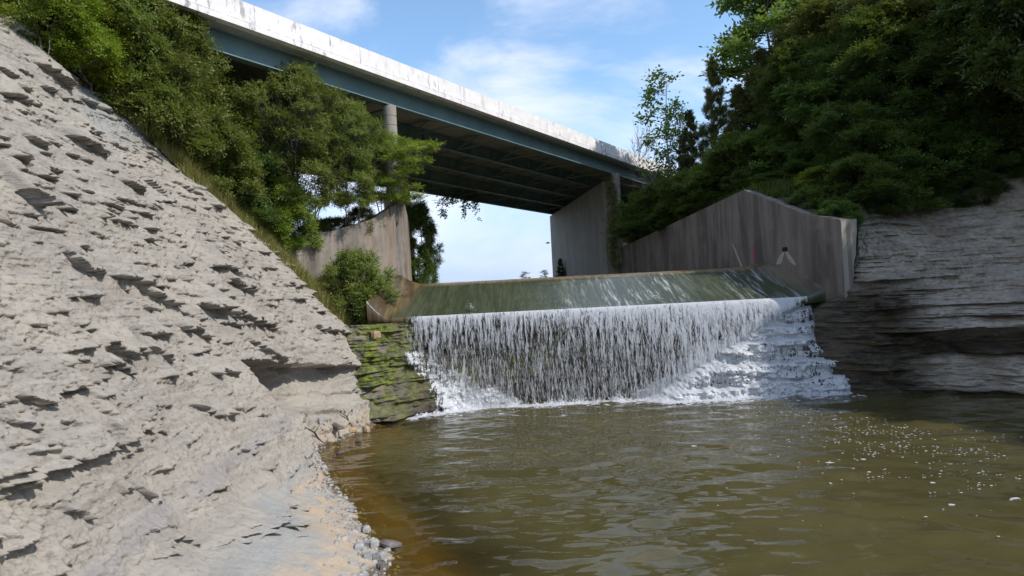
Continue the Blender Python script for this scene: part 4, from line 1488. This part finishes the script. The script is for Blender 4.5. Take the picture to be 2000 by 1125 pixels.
make_proto('droopy', ['leaf_mid', 'leaf_dark', 'leaf_olive'], M['bark'], seed=4, h=10, r=3.8, z0=0.9, shape='round', nclump=130, per=80, L=0.70, pairs=5, leaf=0.30, wid=0.42, trunk_r=0.18, crad=(.5, .95), flat=.7, droop=.3)
make_proto('airy', ['leaf_pale', 'leaf_mid'], M['bark'], seed=5, h=13, r=3.6, z0=3.5, shape='round', nclump=84, per=30, L=0.85, pairs=3, leaf=0.40, wid=0.5, trunk_r=0.17, crad=(.55, .85), flat=.6)
make_proto('cedar', ['needle'], M['bark'], seed=6, h=9, r=2.0, z0=0.5, shape='cone', nclump=130, per=60, L=0.42, pairs=5, leaf=0.30, wid=0.26, trunk_r=0.13, crad=(.32, .55), flat=.95, spread=38)
make_proto('umbrella', ['leaf_mid', 'leaf_bright'], M['bark'], seed=7, h=6.4, r=3.4, z0=1.7, shape='umbrella', nclump=110, per=62, L=0.42, pairs=5, leaf=0.28, wid=0.42, stems=7, trunk_r=0.07, crad=(.45, .75), flat=.38, twig=4)
make_proto('sapling', ['leaf_pale'], M['pale_bark'], seed=8, h=8.5, r=1.5, z0=2.2, shape='col', nclump=40, per=11, L=0.62, pairs=2, leaf=0.42, wid=0.55, trunk_r=0.085, crad=(.3, .5), flat=.8, twig=3)
make_proto('bare', ['leaf_olive'], M['pale_bark'], seed=9, h=6.5, r=1.7, z0=1.5, shape='round', nclump=46, per=1, L=0.05, pairs=1, leaf=0.4, wid=0.5, stems=3, trunk_r=0.06, crad=(.5, .8), flat=1, twig=6)


def plant(kind, key, mat, x, y, z, h, r, label, cat, group=None, rot=0.0, stem_name='trunk', tilt=(0, 0)):
    me_t, crowns, ph, pr = PROTO[key]
    o = empty(kind, (x, y, z), label, cat, group)
    o.rotation_euler = (tilt[0], tilt[1], rot)
    sx, sz = r / pr, h / ph
    if sz < 0.8 * sx:                     # keep the plant's own proportions
        sx, sz = (sx, 0.8 * sx) if kind == 'dark_tree' else (max(sz / 0.8, 0.6 * sx), sz)
    sx = max(sx, sz / 1.7)
    o.scale = (sx, sx, sz)
    t = bpy.data.objects.new(stem_name, me_t); t.parent = o; COL.objects.link(t)
    if key != 'bare':
        c = bpy.data.objects.new('crown', crowns[mat]); c.parent = o; COL.objects.link(c)
    return o


def plant_px(kind, key, mat, px, ytop, Y, r, label, cat, ground, group=None, rot=0.0, extra=0.0, **kw):
    p = W(px, ytop, Y)
    z = ground(p[0], Y) - extra
    return plant(kind, key, mat, p[0], Y, z, max(0.8, p[2] - z), r, label, cat, group, rot, **kw)


G_R = right_ground
# right bank: shrubs along the top of the retaining wall, from the pier towards the peak
RG = 'shrubs along the top of the retaining wall'
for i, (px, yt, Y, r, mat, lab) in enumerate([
        (1236, 418, 50.5, 1.8, 'leaf_shaded', 'dark leafy shrub against the ivy covered column of the right pier'),
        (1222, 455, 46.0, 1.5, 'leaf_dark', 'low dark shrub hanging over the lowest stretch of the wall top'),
        (1268, 372, 47.5, 2.1, 'leaf_shaded', 'sunlit leafy shrub below the thin sapling'),
        (1310, 352, 45.0, 2.1, 'leaf_shaded', 'bright leaved shrub between the sapling and the cedar'),
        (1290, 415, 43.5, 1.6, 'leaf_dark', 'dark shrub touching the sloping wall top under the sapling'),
        (1352, 332, 43.0, 2.2, 'leaf_shaded', 'green shrub at the foot of the pointed cedar'),
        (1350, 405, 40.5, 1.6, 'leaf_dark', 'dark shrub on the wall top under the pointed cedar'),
        (1402, 310, 40.5, 2.3, 'leaf_shaded', 'rounded green shrub left above the wall peak'),
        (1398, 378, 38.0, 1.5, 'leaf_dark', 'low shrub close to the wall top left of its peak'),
        (1450, 262, 38.5, 2.4, 'leaf_shaded', 'tall mid green shrub straight above the wall peak'),
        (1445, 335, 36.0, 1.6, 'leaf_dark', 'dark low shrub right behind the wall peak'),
        (1515, 245, 37.5, 2.5, 'leaf_shaded', 'broad green shrub above and right of the wall peak'),
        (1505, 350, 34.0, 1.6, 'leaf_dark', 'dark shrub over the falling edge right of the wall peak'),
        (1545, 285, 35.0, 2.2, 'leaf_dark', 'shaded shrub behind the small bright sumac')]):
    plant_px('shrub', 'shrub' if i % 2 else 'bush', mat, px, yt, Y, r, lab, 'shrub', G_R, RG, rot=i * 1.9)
plant_px('sumac', 'shrub', 'leaf_bright', 1592, 328, 31.5, 1.0, 'small bright green sumac standing out above the falling wall top', 'shrub', G_R, rot=0.7)
plant_px('sapling', 'sapling', 'leaf_pale', 1292, 138, 48.5, 1.9, 'thin sapling with sparse pale leaves beside the bridge end', 'tree', G_R, rot=0.5)
plant_px('sapling', 'sapling', 'leaf_pale', 1322, 205, 49.5, 1.1, 'slender young tree half hidden between the tall sapling and the cedar', 'tree', G_R, rot=2.5)
plant_px('bare_tree', 'bare', None, 1256, 232, 49.0, 1.9, 'bare leafless tree just left of the thin sapling', 'tree', G_R, rot=1.0)
plant_px('cedar_tree', 'cedar', 'needle', 1390, 112, 44.5, 1.7, 'pointed dark cedar at the left edge of the wooded hill', 'tree', G_R, rot=0.3)
plant_px('cedar_tree', 'cedar', 'needle', 1345, 215, 46.5, 1.5, 'small brownish cedar leaning out left of the pointed cedar', 'tree', G_R, rot=1.3)
plant_px('cedar_tree', 'cedar', 'needle', 1485, 95, 41.5, 2.2, 'olive cedar in front of the pale airy tree', 'tree', G_R, rot=2.3)
plant_px('cedar_tree', 'cedar', 'needle', 1440, 165, 41.0, 1.8, 'bushy cedar with brown twigs right of the pointed cedar', 'tree', G_R, rot=3.3)
plant_px('tall_tree', 'airy', 'leaf_pale', 1500, -95, 45.5, 4.3, 'tall airy tree with pale sunlit leaves against the sky', 'tree', G_R, rot=0.2)
plant_px('tall_tree', 'airy', 'leaf_mid', 1590, -160, 47.0, 4.0, 'tall open tree right of the pale airy tree', 'tree', G_R, rot=1.2)
HG = 'dark trees massed on the right hillside'
HL = 'dark green tree in the dense shaded wood on the right hillside'
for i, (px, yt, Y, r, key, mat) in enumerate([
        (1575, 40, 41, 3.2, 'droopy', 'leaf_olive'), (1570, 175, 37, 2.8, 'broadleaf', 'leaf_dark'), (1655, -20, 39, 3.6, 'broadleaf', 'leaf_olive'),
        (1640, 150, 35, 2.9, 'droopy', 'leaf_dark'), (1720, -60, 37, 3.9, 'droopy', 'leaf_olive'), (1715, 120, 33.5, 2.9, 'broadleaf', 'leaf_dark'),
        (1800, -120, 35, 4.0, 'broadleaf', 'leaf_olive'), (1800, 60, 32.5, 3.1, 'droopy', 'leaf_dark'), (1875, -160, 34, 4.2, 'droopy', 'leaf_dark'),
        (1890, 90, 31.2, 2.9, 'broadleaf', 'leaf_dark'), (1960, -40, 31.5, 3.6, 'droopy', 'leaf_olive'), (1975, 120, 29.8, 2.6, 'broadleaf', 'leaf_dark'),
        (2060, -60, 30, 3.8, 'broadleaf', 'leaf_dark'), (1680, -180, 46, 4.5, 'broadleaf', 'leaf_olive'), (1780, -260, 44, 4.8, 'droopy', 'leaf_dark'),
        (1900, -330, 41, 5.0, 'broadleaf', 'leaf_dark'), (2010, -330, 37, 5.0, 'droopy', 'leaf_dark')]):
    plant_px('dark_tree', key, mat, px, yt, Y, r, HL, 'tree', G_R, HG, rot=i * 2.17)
# the wood goes on along the bank out of the picture and shades the pool from the right
for i, (x, y, h, r) in enumerate([(24, 27.5, 12, 4.2), (27.5, 24.5, 13, 4.5), (31, 20.5, 14, 4.8), (33.5, 15.5, 14, 5), (35.5, 10, 14, 5), (36.5, 3, 13, 5),
                                  (29, 29, 13, 4.6), (34, 25, 14, 5), (38, 18, 14, 5), (40, 10, 14, 5)]):
    plant('dark_tree', 'broadleaf' if i % 2 else 'droopy', 'leaf_dark', x, y, G_R(x, y) - 0.3, h + 1.6, r, HL, 'tree', HG, rot=i * 1.3)
UG = 'undergrowth at the foot of the right hillside trees'
for x_, y_, h_, r_, lab_ in ((14.0, 28.3, 1.5, 0.95, 'small dark bush filling the corner between the wall end and the shale slope'),
                             (13.6, 30.2, 1.3, 0.9, 'low dark bush behind the falling wall top, just left of the wall end')):
    plant('bush', 'bush', 'leaf_shaded', x_, y_, 6.3 if y_ < 29 else 7.3, h_, r_, lab_, 'bush', rot=x_)
rb_rng = np.random.default_rng(55)
for i, sv in enumerate(np.linspace(2.1, 14.5, 15)):
    for row in range(2):
        v_ = (4.9 if row == 0 else 6.6) + 2.4 * float(sstep(4.5, 9, sv)) + 0.5 * math.sin(i * 2.1 + row) - 0.9 * max(0, 1 - (sv - 2.1) / 2)
        x = float(np.interp(sv, RF, RXs) + np.interp(sv, RF, RNx) * v_)
        y = float(np.interp(sv, RF, RYs) + np.interp(sv, RF, RNy) * v_)
        if x < float(wall_x(y)) + 0.9: continue
        hh = rb_rng.uniform(1.3, 2.4) + 0.7 * row
        plant('bush', 'shrub' if (i + row) % 3 == 0 else 'bush', 'leaf_dark' if (i + row) % 3 else 'leaf_shaded', x, y, right_ground(x, y) - 0.15, hh, hh * 0.72,
              'low dark bush where the trees meet the bare shale on the right', 'bush', UG, rot=i * 2.7 + row)


# left bank
def G_L(x, y):
    if y > 28.5 and x < -4.5 - 1.109 * max(0, 32.15 - y):
        return left_fill_z(x, y) - 0.2
    return float(bank_z(np.array(x), np.array(y))) - 0.15


for i, (px, yt, Y, r, key, mat, lab) in enumerate([
        (118, -60, 20.0, 1.3, 'bush', 'leaf_yellow', 'yellow green bush at the top left beside the bare shale'),
        (60, -120, 19.0, 1.3, 'bush', 'leaf_bright', 'bright bush at the very top left corner'),
        (165, -20, 20.8, 1.2, 'bush', 'leaf_yellow', 'lower yellow green bush on the grassy edge, top left'),
        (205, -70, 22.0, 1.7, 'bush', 'leaf_mid', 'green bush behind the yellow green ones, top left'),
        (262, -20, 22.8, 1.9, 'bush', 'leaf_olive', 'tangled olive bush left of where the parapet leaves the picture'),
        (318, 0, 23.6, 1.8, 'bush', 'leaf_mid', 'tall tangled bush covering the left end of the bridge girder'),
        (250, 90, 22.3, 1.4, 'shrub', 'leaf_mid', 'low green shrub above the grassy edge, upper left'),
        (325, 95, 24.0, 1.7, 'bush', 'leaf_olive', 'dense dark bush under the left end of the bridge girder'),
        (350, 190, 24.3, 1.5, 'shrub', 'leaf_mid', 'mid green shrub halfway down the grassy edge'),
        (402, 132, 26.8, 2.0, 'bush', 'leaf_mid', 'leafy bush left of the spreading tree, below the girder'),
        (415, 235, 25.5, 1.6, 'shrub', 'leaf_mid', 'shrub over the grassy edge left of the spreading tree'),
        (452, 170, 28.3, 2.0, 'bush', 'leaf_mid', 'tall bush touching the left side of the spreading tree'),
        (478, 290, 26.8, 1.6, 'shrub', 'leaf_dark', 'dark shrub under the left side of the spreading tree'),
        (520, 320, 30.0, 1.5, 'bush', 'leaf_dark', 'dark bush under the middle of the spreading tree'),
        (556, 362, 28.2, 1.15, 'bush', 'leaf_bright', 'bright green bush at the top end of the wing wall')]):
    plant_px('bush', key, mat, px, yt, Y, r, lab, 'bush', G_L, rot=i * 2.3, extra=-0.55 if 'top end of the wing' in lab else 0.1)
plant_px('spreading_tree', 'umbrella', 'leaf_mid', 592, 150, 29.6, 1.85, 'broad spreading tree with layered foliage below the girder', 'tree', G_L, tilt=(0.24, 0.03))
plant_px('spreading_tree', 'umbrella', 'leaf_bright', 752, 268, 31.9, 2.3, 'lower spreading tree with bare stems in front of the left pier', 'tree', G_L, rot=2.0)
plant_px('spreading_tree', 'umbrella', 'leaf_mid', 680, 212, 30.6, 1.05, 'slim layered tree between the broad spreading tree and the column', 'tree', G_L, tilt=(0.2, 0.06))
for px_, yt_, Y_, r_, lab_ in ((705, 405, 31.4, 0.8, 'low dull shrub spilling over the wing wall top near the column'), (655, 425, 30.9, 0.8, 'low dull shrub on the wing wall top under the slim layered tree'),
                               (620, 430, 30.2, 0.8, 'small dull shrub on the wing wall top right of the bright bush')):
    plant_px('shrub', 'bush', 'leaf_olive', px_, yt_, Y_, r_, lab_, 'shrub', G_L, rot=px_, extra=0.35)
plant_px('bush', 'bush', 'leaf_mid', 692, 492, 29.2, 1.45, 'green bush at the foot of the wing wall beside the chute', 'bush', G_L, rot=1.1, extra=0.1)
plant_px('bush', 'bush', 'leaf_olive', 640, 545, 28.6, 0.9, 'small dull bush where the shale meets the wing wall', 'bush', G_L, rot=2.1, extra=0.1)
# upstream, seen below the bridge
U0 = lambda x, y: 5.0
plant_px('dark_tree', 'droopy', 'leaf_dark', 812, 395, 44.0, 1.15, 'dark narrow tree right behind the left pier', 'tree', lambda x, y: 4.6, rot=0.9)
plant_px('far_tree', 'sapling', 'leaf_pale', 1026, 530, 75.0, 1.2, 'distant pale treetop above the middle of the crest', 'tree', lambda x, y: 4.2, rot=0.9)
plant_px('far_tree', 'sapling', 'leaf_pale', 1061, 527, 78.0, 1.1, 'distant pale treetop right of the other one on the crest', 'tree', lambda x, y: 4.2, rot=2.9)
plant_px('far_tree', 'cedar', 'needle', 1094, 505, 70.0, 1.3, 'distant dark cedar beside the foot of the right pier', 'tree', lambda x, y: 4.2, rot=0.1)


# leafy climbers: a stem and leaf quads along a path
def climber(name, pts, label, cat, mat, per, rad, seed, leaf=0.42):
    rng = np.random.default_rng(seed)
    pts = np.array(pts, float)
    root = empty(name, tuple(pts[0]), label, cat)
    mb = MB(); mb.tube([tuple(p) for p in pts], list(np.linspace(0.022, 0.006, len(pts))), 5)
    mb.build('stem', M['bark'], root)
    u = rng.uniform(0, len(pts) - 1.001, per)
    i = u.astype(int)
    P = pts[i] + (pts[i + 1] - pts[i]) * (u - i)[:, None] + rng.normal(0, 1, (per, 3)) * rad
    A = unit(rng.normal(0, 1, (per, 3)) + np.array([-0.4, -0.6, -0.3]))
    U = unit(np.array([-.3, -.6, .6]) + rng.normal(0, .4, (per, 3)))
    Q, T = foliage(rng, P, A, U, rng.uniform(.3, .5, per), 2, leaf, 0.7)
    np_mesh('leaves', Q.reshape(-1, 3), np.arange(len(Q) * 4).reshape(-1, 4), mat=M[mat], parent=root, attrs=dict(tint=('FACE', T)))


cx, cy = 8.62, 52.75
climber('ivy', [(cx - .35, cy - .3, 6.6), (cx - .4, cy - .25, 9), (cx - .2, cy - .4, 11.3), (cx - .38, cy - .2, 13.4)], 'green ivy climbing the column of the right pier', 'ivy', 'leaf_mid', 420, (0.22, 0.12, 0.3), 5)
g = W(868, 384, 59); 
v0 = W(905, 380, 60.5)
climber('vine', [tuple(W(935, 385, 61.5) + [0, 0, .35]), tuple(W(908, 388, 61)), tuple(W(885, 388, 60.5)), tuple(W(862, 396, 60))], 'dark vine trailing under the far edge of the bridge', 'vine', 'leaf_dark', 70, (0.3, 0.1, 0.16), 6, 0.6)
climber('vine', [tuple(W(912, 383, 61.2) + [0, 0, .3]), tuple(W(911, 398, 61.2)), tuple(W(907, 418, 61.2))], 'dark vine sprig hanging straight down under the bridge, middle one', 'vine', 'leaf_dark', 26, (0.12, 0.1, 0.2), 7, 0.6)
climber('vine', [tuple(W(926, 386, 61.4) + [0, 0, .3]), tuple(W(929, 402, 61.4)), tuple(W(928, 416, 61.4))], 'dark vine sprig hanging straight down under the bridge, rightmost one', 'vine', 'leaf_dark', 26, (0.12, 0.1, 0.2), 8, 0.6)
climber('vine', [tuple(W(868, 376, 59.9) + [0, 0, .2]), tuple(W(864, 400, 60)), tuple(W(868, 424, 60))], 'dark vine sprig hanging lowest at the left under the bridge', 'vine', 'leaf_dark', 24, (0.12, 0.1, 0.2), 9, 0.6)


# grass and herbs
def blades(name, X, Y, Z, h, lab, mat, seed, lean=0.5, w=0.012):
    rng = np.random.default_rng(seed)
    n = len(X)
    a = rng.uniform(0, 2 * math.pi, n)
    d = np.stack([np.cos(a), np.sin(a), 0 * a], -1)
    L = h * rng.uniform(0.5, 1.3, n)
    ln = lean * rng.uniform(0.1, 1.0, n)
    b = np.stack([X, Y, Z], -1)
    s = np.stack([-np.sin(a), np.cos(a), 0 * a], -1) * w
    m = b + d * (ln * L * 0.35)[:, None] + np.stack([0 * L, 0 * L, L * 0.6], -1)
    t = b + d * (ln * L)[:, None] + np.stack([0 * L, 0 * L, L * (1 - 0.3 * ln)], -1)
    V = np.stack([b - s, b + s, m + s * .7, m - s * .7, t], 1)
    k = np.arange(n)[:, None] * 5
    q = k + np.array([[0, 1, 2, 3]])
    tr = k + np.array([[3, 2, 4]])
    tint = rng.random(n)
    ob = np_mesh(name, V.reshape(-1, 3), q, tr, M[mat], attrs=dict(tint=('FACE', np.concatenate([tint, tint]))))
    return tag(ob, lab, 'grass' if 'grass' in name else 'undergrowth', kind='stuff')


def left_grass():
    rng = np.random.default_rng(31)
    n = 60000
    Y = rng.uniform(14, 30.5, n)
    e = -0.35 + np.abs(rng.normal(0, 1.1, n))
    # point on the edge line plus e
    X = -6.95 - (e + 0.9 * sstep(22.5, 17, Y) - (Y - 28.7) * EDGE_N[1]) / 0.77
    e2 = edge_d(X, Y)
    keep = (vn(X * 0.9, Y * 0.9, 3) > 0.25) & (X < -5.4 - 0.98 * np.maximum(0, 31.5 - Y) + 4) & (e2 < 3.2)
    X, Y = X[keep], Y[keep]
    Z = bank_z(X, Y) - 0.05
    blades('long_grass', X, Y, Z, 0.62, 'dry and green long grass fringing the top of the pale shale bank', 'grass', 32, 0.9, 0.010)
    # tiny white flowers among it
    idx = rng.choice(len(X), 110, replace=False)
    V, T = [], []
    for i in idx:
        r = rng.uniform(0.018, 0.04)
        p = np.array([X[i] + 0.05, Y[i] - 0.05, Z[i] + rng.uniform(.35, .6)])
        b = len(V)
        V.append(p + [0, 0, r * .4])
        for k in range(6): V.append(p + [r * math.cos(k * 1.047), r * math.sin(k * 1.047), 0])
        T += [(b, b + 1 + k, b + 1 + (k + 1) % 6) for k in range(6)]
    tag(np_mesh('wild_flowers', np.array(V), tris=np.array(T), mat=M['petal']), 'tiny white wild flowers in the long grass', 'flowers', kind='stuff')


left_grass()


def right_herbs():
    rng = np.random.default_rng(33)
    n = 26000
    s = rng.uniform(0, 15, n)
    v = rng.uniform(3.0, 10, n)
    X = np.interp(s, RF, RXs) + np.interp(s, RF, RNx) * v
    Y = np.interp(s, RF, RYs) + np.interp(s, RF, RNy) * v
    Z = rb_profile(s, v)
    keep = (Z > 6.3 + 2.5 * sstep(4.5, 9, s) + 1.5 * vn(X * .8, Y * .8, 4) - 1.4 * sstep(2.5, 0, s)) & (X > wall_x(Y) + 0.3)
    X, Y, Z = X[keep], Y[keep], Z[keep] + 0.0
    blades('ground_herbs', X, Y, Z, 0.2, 'dark low herbs above the bare shale on the right', 'herb', 34, 0.9, 0.02)
    n = 11000
    Y = rng.uniform(31.5, 52, n)
    X = wall_x(Y) + 0.35 + np.abs(rng.normal(0, 2.2, n))
    Z = hill_z(X, Y)
    blades('ground_herbs', X, Y, Z, 0.5, 'leafy undergrowth behind the retaining wall', 'herb', 35, 0.8, 0.025)


right_herbs()


# ------------------------------------------------------------------ loose stones, driftwood, bird
def stone(name, p, size, mat, label, seed, rot=0.0, group=None, tilt=0.0):
    rng = np.random.default_rng(seed)
    n = 14
    mb = MB()
    # a split slab: irregular outline, two or three levels
    k = rng.integers(7, 10)
    a = np.sort(rng.uniform(0, 2 * math.pi, k) * 0.25 + np.arange(k) * 2 * math.pi / k)
    r = rng.uniform(0.72, 1.08, k)
    lev = [(-0.5, 0.72), (-0.25, 1.0), (0.2, 0.93), (0.5, 0.62)]
    c, s_ = math.cos(rot), math.sin(rot)
    for (zl, sc) in lev:
        for i in range(k):
            sc2 = sc * rng.uniform(0.93, 1.07)
            x, y = r[i] * math.cos(a[i]) * sc2 * size[0] / 2, r[i] * math.sin(a[i]) * sc2 * size[1] / 2
            mb.v.append((p[0] + c * x - s_ * y, p[1] + s_ * x + c * y, p[2] + (zl + rng.normal(0, .05)) * size[2] + tilt * x))
    for l_ in range(3):
        for i in range(k):
            i2 = (i + 1) % k
            mb.f.append([l_ * k + i, l_ * k + i2, (l_ + 1) * k + i2, (l_ + 1) * k + i])
    mb.f.append(list(range(k))[::-1]); mb.f.append([3 * k + i for i in range(k)])
    o = mb.build(name, M[mat])
    return tag(o, label, 'rock', group)


def ground_left(px, py):
    x, y, z = bank_hit(px, py, 6, 30)
    return x, y, z


SG = 'loose stones along the shale shore'
for i, (px, py, w, d, h, mat, lab) in enumerate([
        (762, 1076, .62, .26, .11, 'dark_rock', 'flat dark stone jutting furthest into the water, lower left shore'),
        (728, 1066, .34, .24, .17, 'rock', 'grey block just left of the flat stone jutting into the water'),
        (715, 1040, .30, .22, .15, 'rock', 'pale stone above the grey block at the water edge'),
        (738, 1092, .30, .22, .16, 'rock', 'grey stone below the flat stone jutting into the water'),
        (700, 1072, .26, .2, .13, 'rock', 'small grey stone inland of the cluster by the water'),
        (716, 1090, .22, .2, .12, 'rock', 'small slab in the cluster at the lower shore'),
        (745, 1110, .24, .2, .14, 'dark_rock', 'dark wet stone at the bottom edge of the shore'),
        (655, 834, .85, .4, .16, 'dark_rock', 'long dark flat rock on the small shelf near the cascade'),
        (716, 846, .34, .26, .2, 'tan_rock', 'rusty stone at the point of the shore near the cascade'),
        (690, 842, .5, .3, .16, 'tan_rock', 'tan slab on the point of the shore left of the rusty stone'),
        (735, 655, .6, .5, .32, 'tan_rock', 'brown boulder wedged under the left end of the dam lip'),
        (700, 884, .3, .24, .14, 'dark_rock', 'dark reddish stone in the shallows of the small cove'),
        (665, 905, .26, .2, .10, 'dark_rock', 'dark stone at the back of the small cove'),
        (300, 972, .22, .16, .10, 'rock', 'rounded stone lying low on the pale shale slope'),
        (398, 960, .16, .12, .04, 'rock', 'thin pale chip lying on the shale slope')]):
    if py == 655:
        p = W(px, py, 27.0)
        stone('rock', p, (w, d, h), mat, lab, 400 + i, 0.3)
        continue
    x, y, z = ground_left(px, py)
    if px > 690 and z < 0.1 or px in (762, 700, 665): z = max(z, 0.02)
    stone('rock', (x, y, z + h * 0.22), (w, d, h), mat, lab, 400 + i, i * 0.8, tilt=-0.12)


def gravel():
    rng = np.random.default_rng(41)
    V, Q = [], []
    for _ in range(1000):
        Y = rng.uniform(9, 24)
        v = rng.normal(0.25, 0.32) if rng.random() < 0.85 else rng.uniform(0, 1.1)
        X = float(shore(Y)) - v
        z = float(bank_z(np.array(X), np.array(Y)))
        if z < -0.25 or z > 0.9: continue
        s = rng.uniform(0.015, 0.06) * (1.6 if rng.random() < 0.1 else 1)
        a = rng.uniform(0, 3.14)
        c, sn = math.cos(a), math.sin(a)
        b = len(V)
        hh = s * rng.uniform(0.25, 0.6)
        for zz, sc in ((-hh * .5, 1), (hh, .7)):
            for (ux, uy) in ((-1, -.6), (1, -.5), (.8, .6), (-.9, .7)):
                x, y = ux * s * sc * rng.uniform(.8, 1.1), uy * s * sc * rng.uniform(.8, 1.1)
                V.append((X + c * x - sn * y, Y + sn * x + c * y, z + zz))
        for q in ((4, 5, 6, 7), (0, 1, 5, 4), (1, 2, 6, 5), (2, 3, 7, 6), (3, 0, 4, 7)): Q.append([b + k for k in q])
    ob = np_mesh('shale_chips', np.array(V), np.array(Q), mat=M['rock'])
    tag(ob, 'small grey shale chips strewn along the water edge', 'gravel', kind='stuff')


gravel()
for (a, b, r, lab) in (((666, 808), (690, 836), 0.03, 'dark stick lying across the small shelf near the cascade'),
                       ((596, 838), (632, 868), 0.03, 'thin broken branch on the shore below the undercut shelf')):
    p, q = np.array(ground_left(*a)), np.array(ground_left(*b))
    p[2] += 0.05; q[2] += 0.05
    mb = MB(); m1 = p + (q - p) * 0.4 + np.array([0.04, 0, 0.05])
    mb.tube([p, m1, p + (q - p) * 0.7 + np.array([-.03, 0, 0.03]), q], [r * .5, r, r * .9, r * .4], 6)
    mb.tube([m1, m1 + np.array([0.18, -0.1, 0.22])], [r * .5, r * .2], 5)
    tag(mb.build('stick', M['wood']), lab, 'stick')


def bird():
    c = W(1070, 475, 60)
    root = empty('bird', tuple(c), 'small dark bird flying under the far side of the bridge', 'bird')
    mb = MB(); mb.tube([c + [-.22, 0, 0], c + [-.1, 0, .015], c + [.05, 0, .02], c + [.16, 0, .03], c + [.22, 0, .025]], [.01, .05, .06, .035, .008], 8)
    mb.build('body', M['bird'], root, True)
    for s in (-1, 1):
        mb = MB()
        a0, a1 = c + np.array([-.06, s * .03, .03]), c + np.array([.08, s * .03, .035])
        b0, b1 = c + np.array([-.05, s * .22, .09]), c + np.array([.07, s * .2, .095])
        d = c + np.array([-.12, s * .42, .05])
        up = np.array([0, 0, .012])
        mb.hexa([a0, a1, b1, b0, a0 + up, a1 + up, b1 + up, b0 + up])
        mb.hexa([b0, b1, d + [.03, 0, 0], d, b0 + up, b1 + up, d + up * .5 + [.03, 0, 0], d + up * .5])
        mb.build('wing', M['bird'], root)


bird()
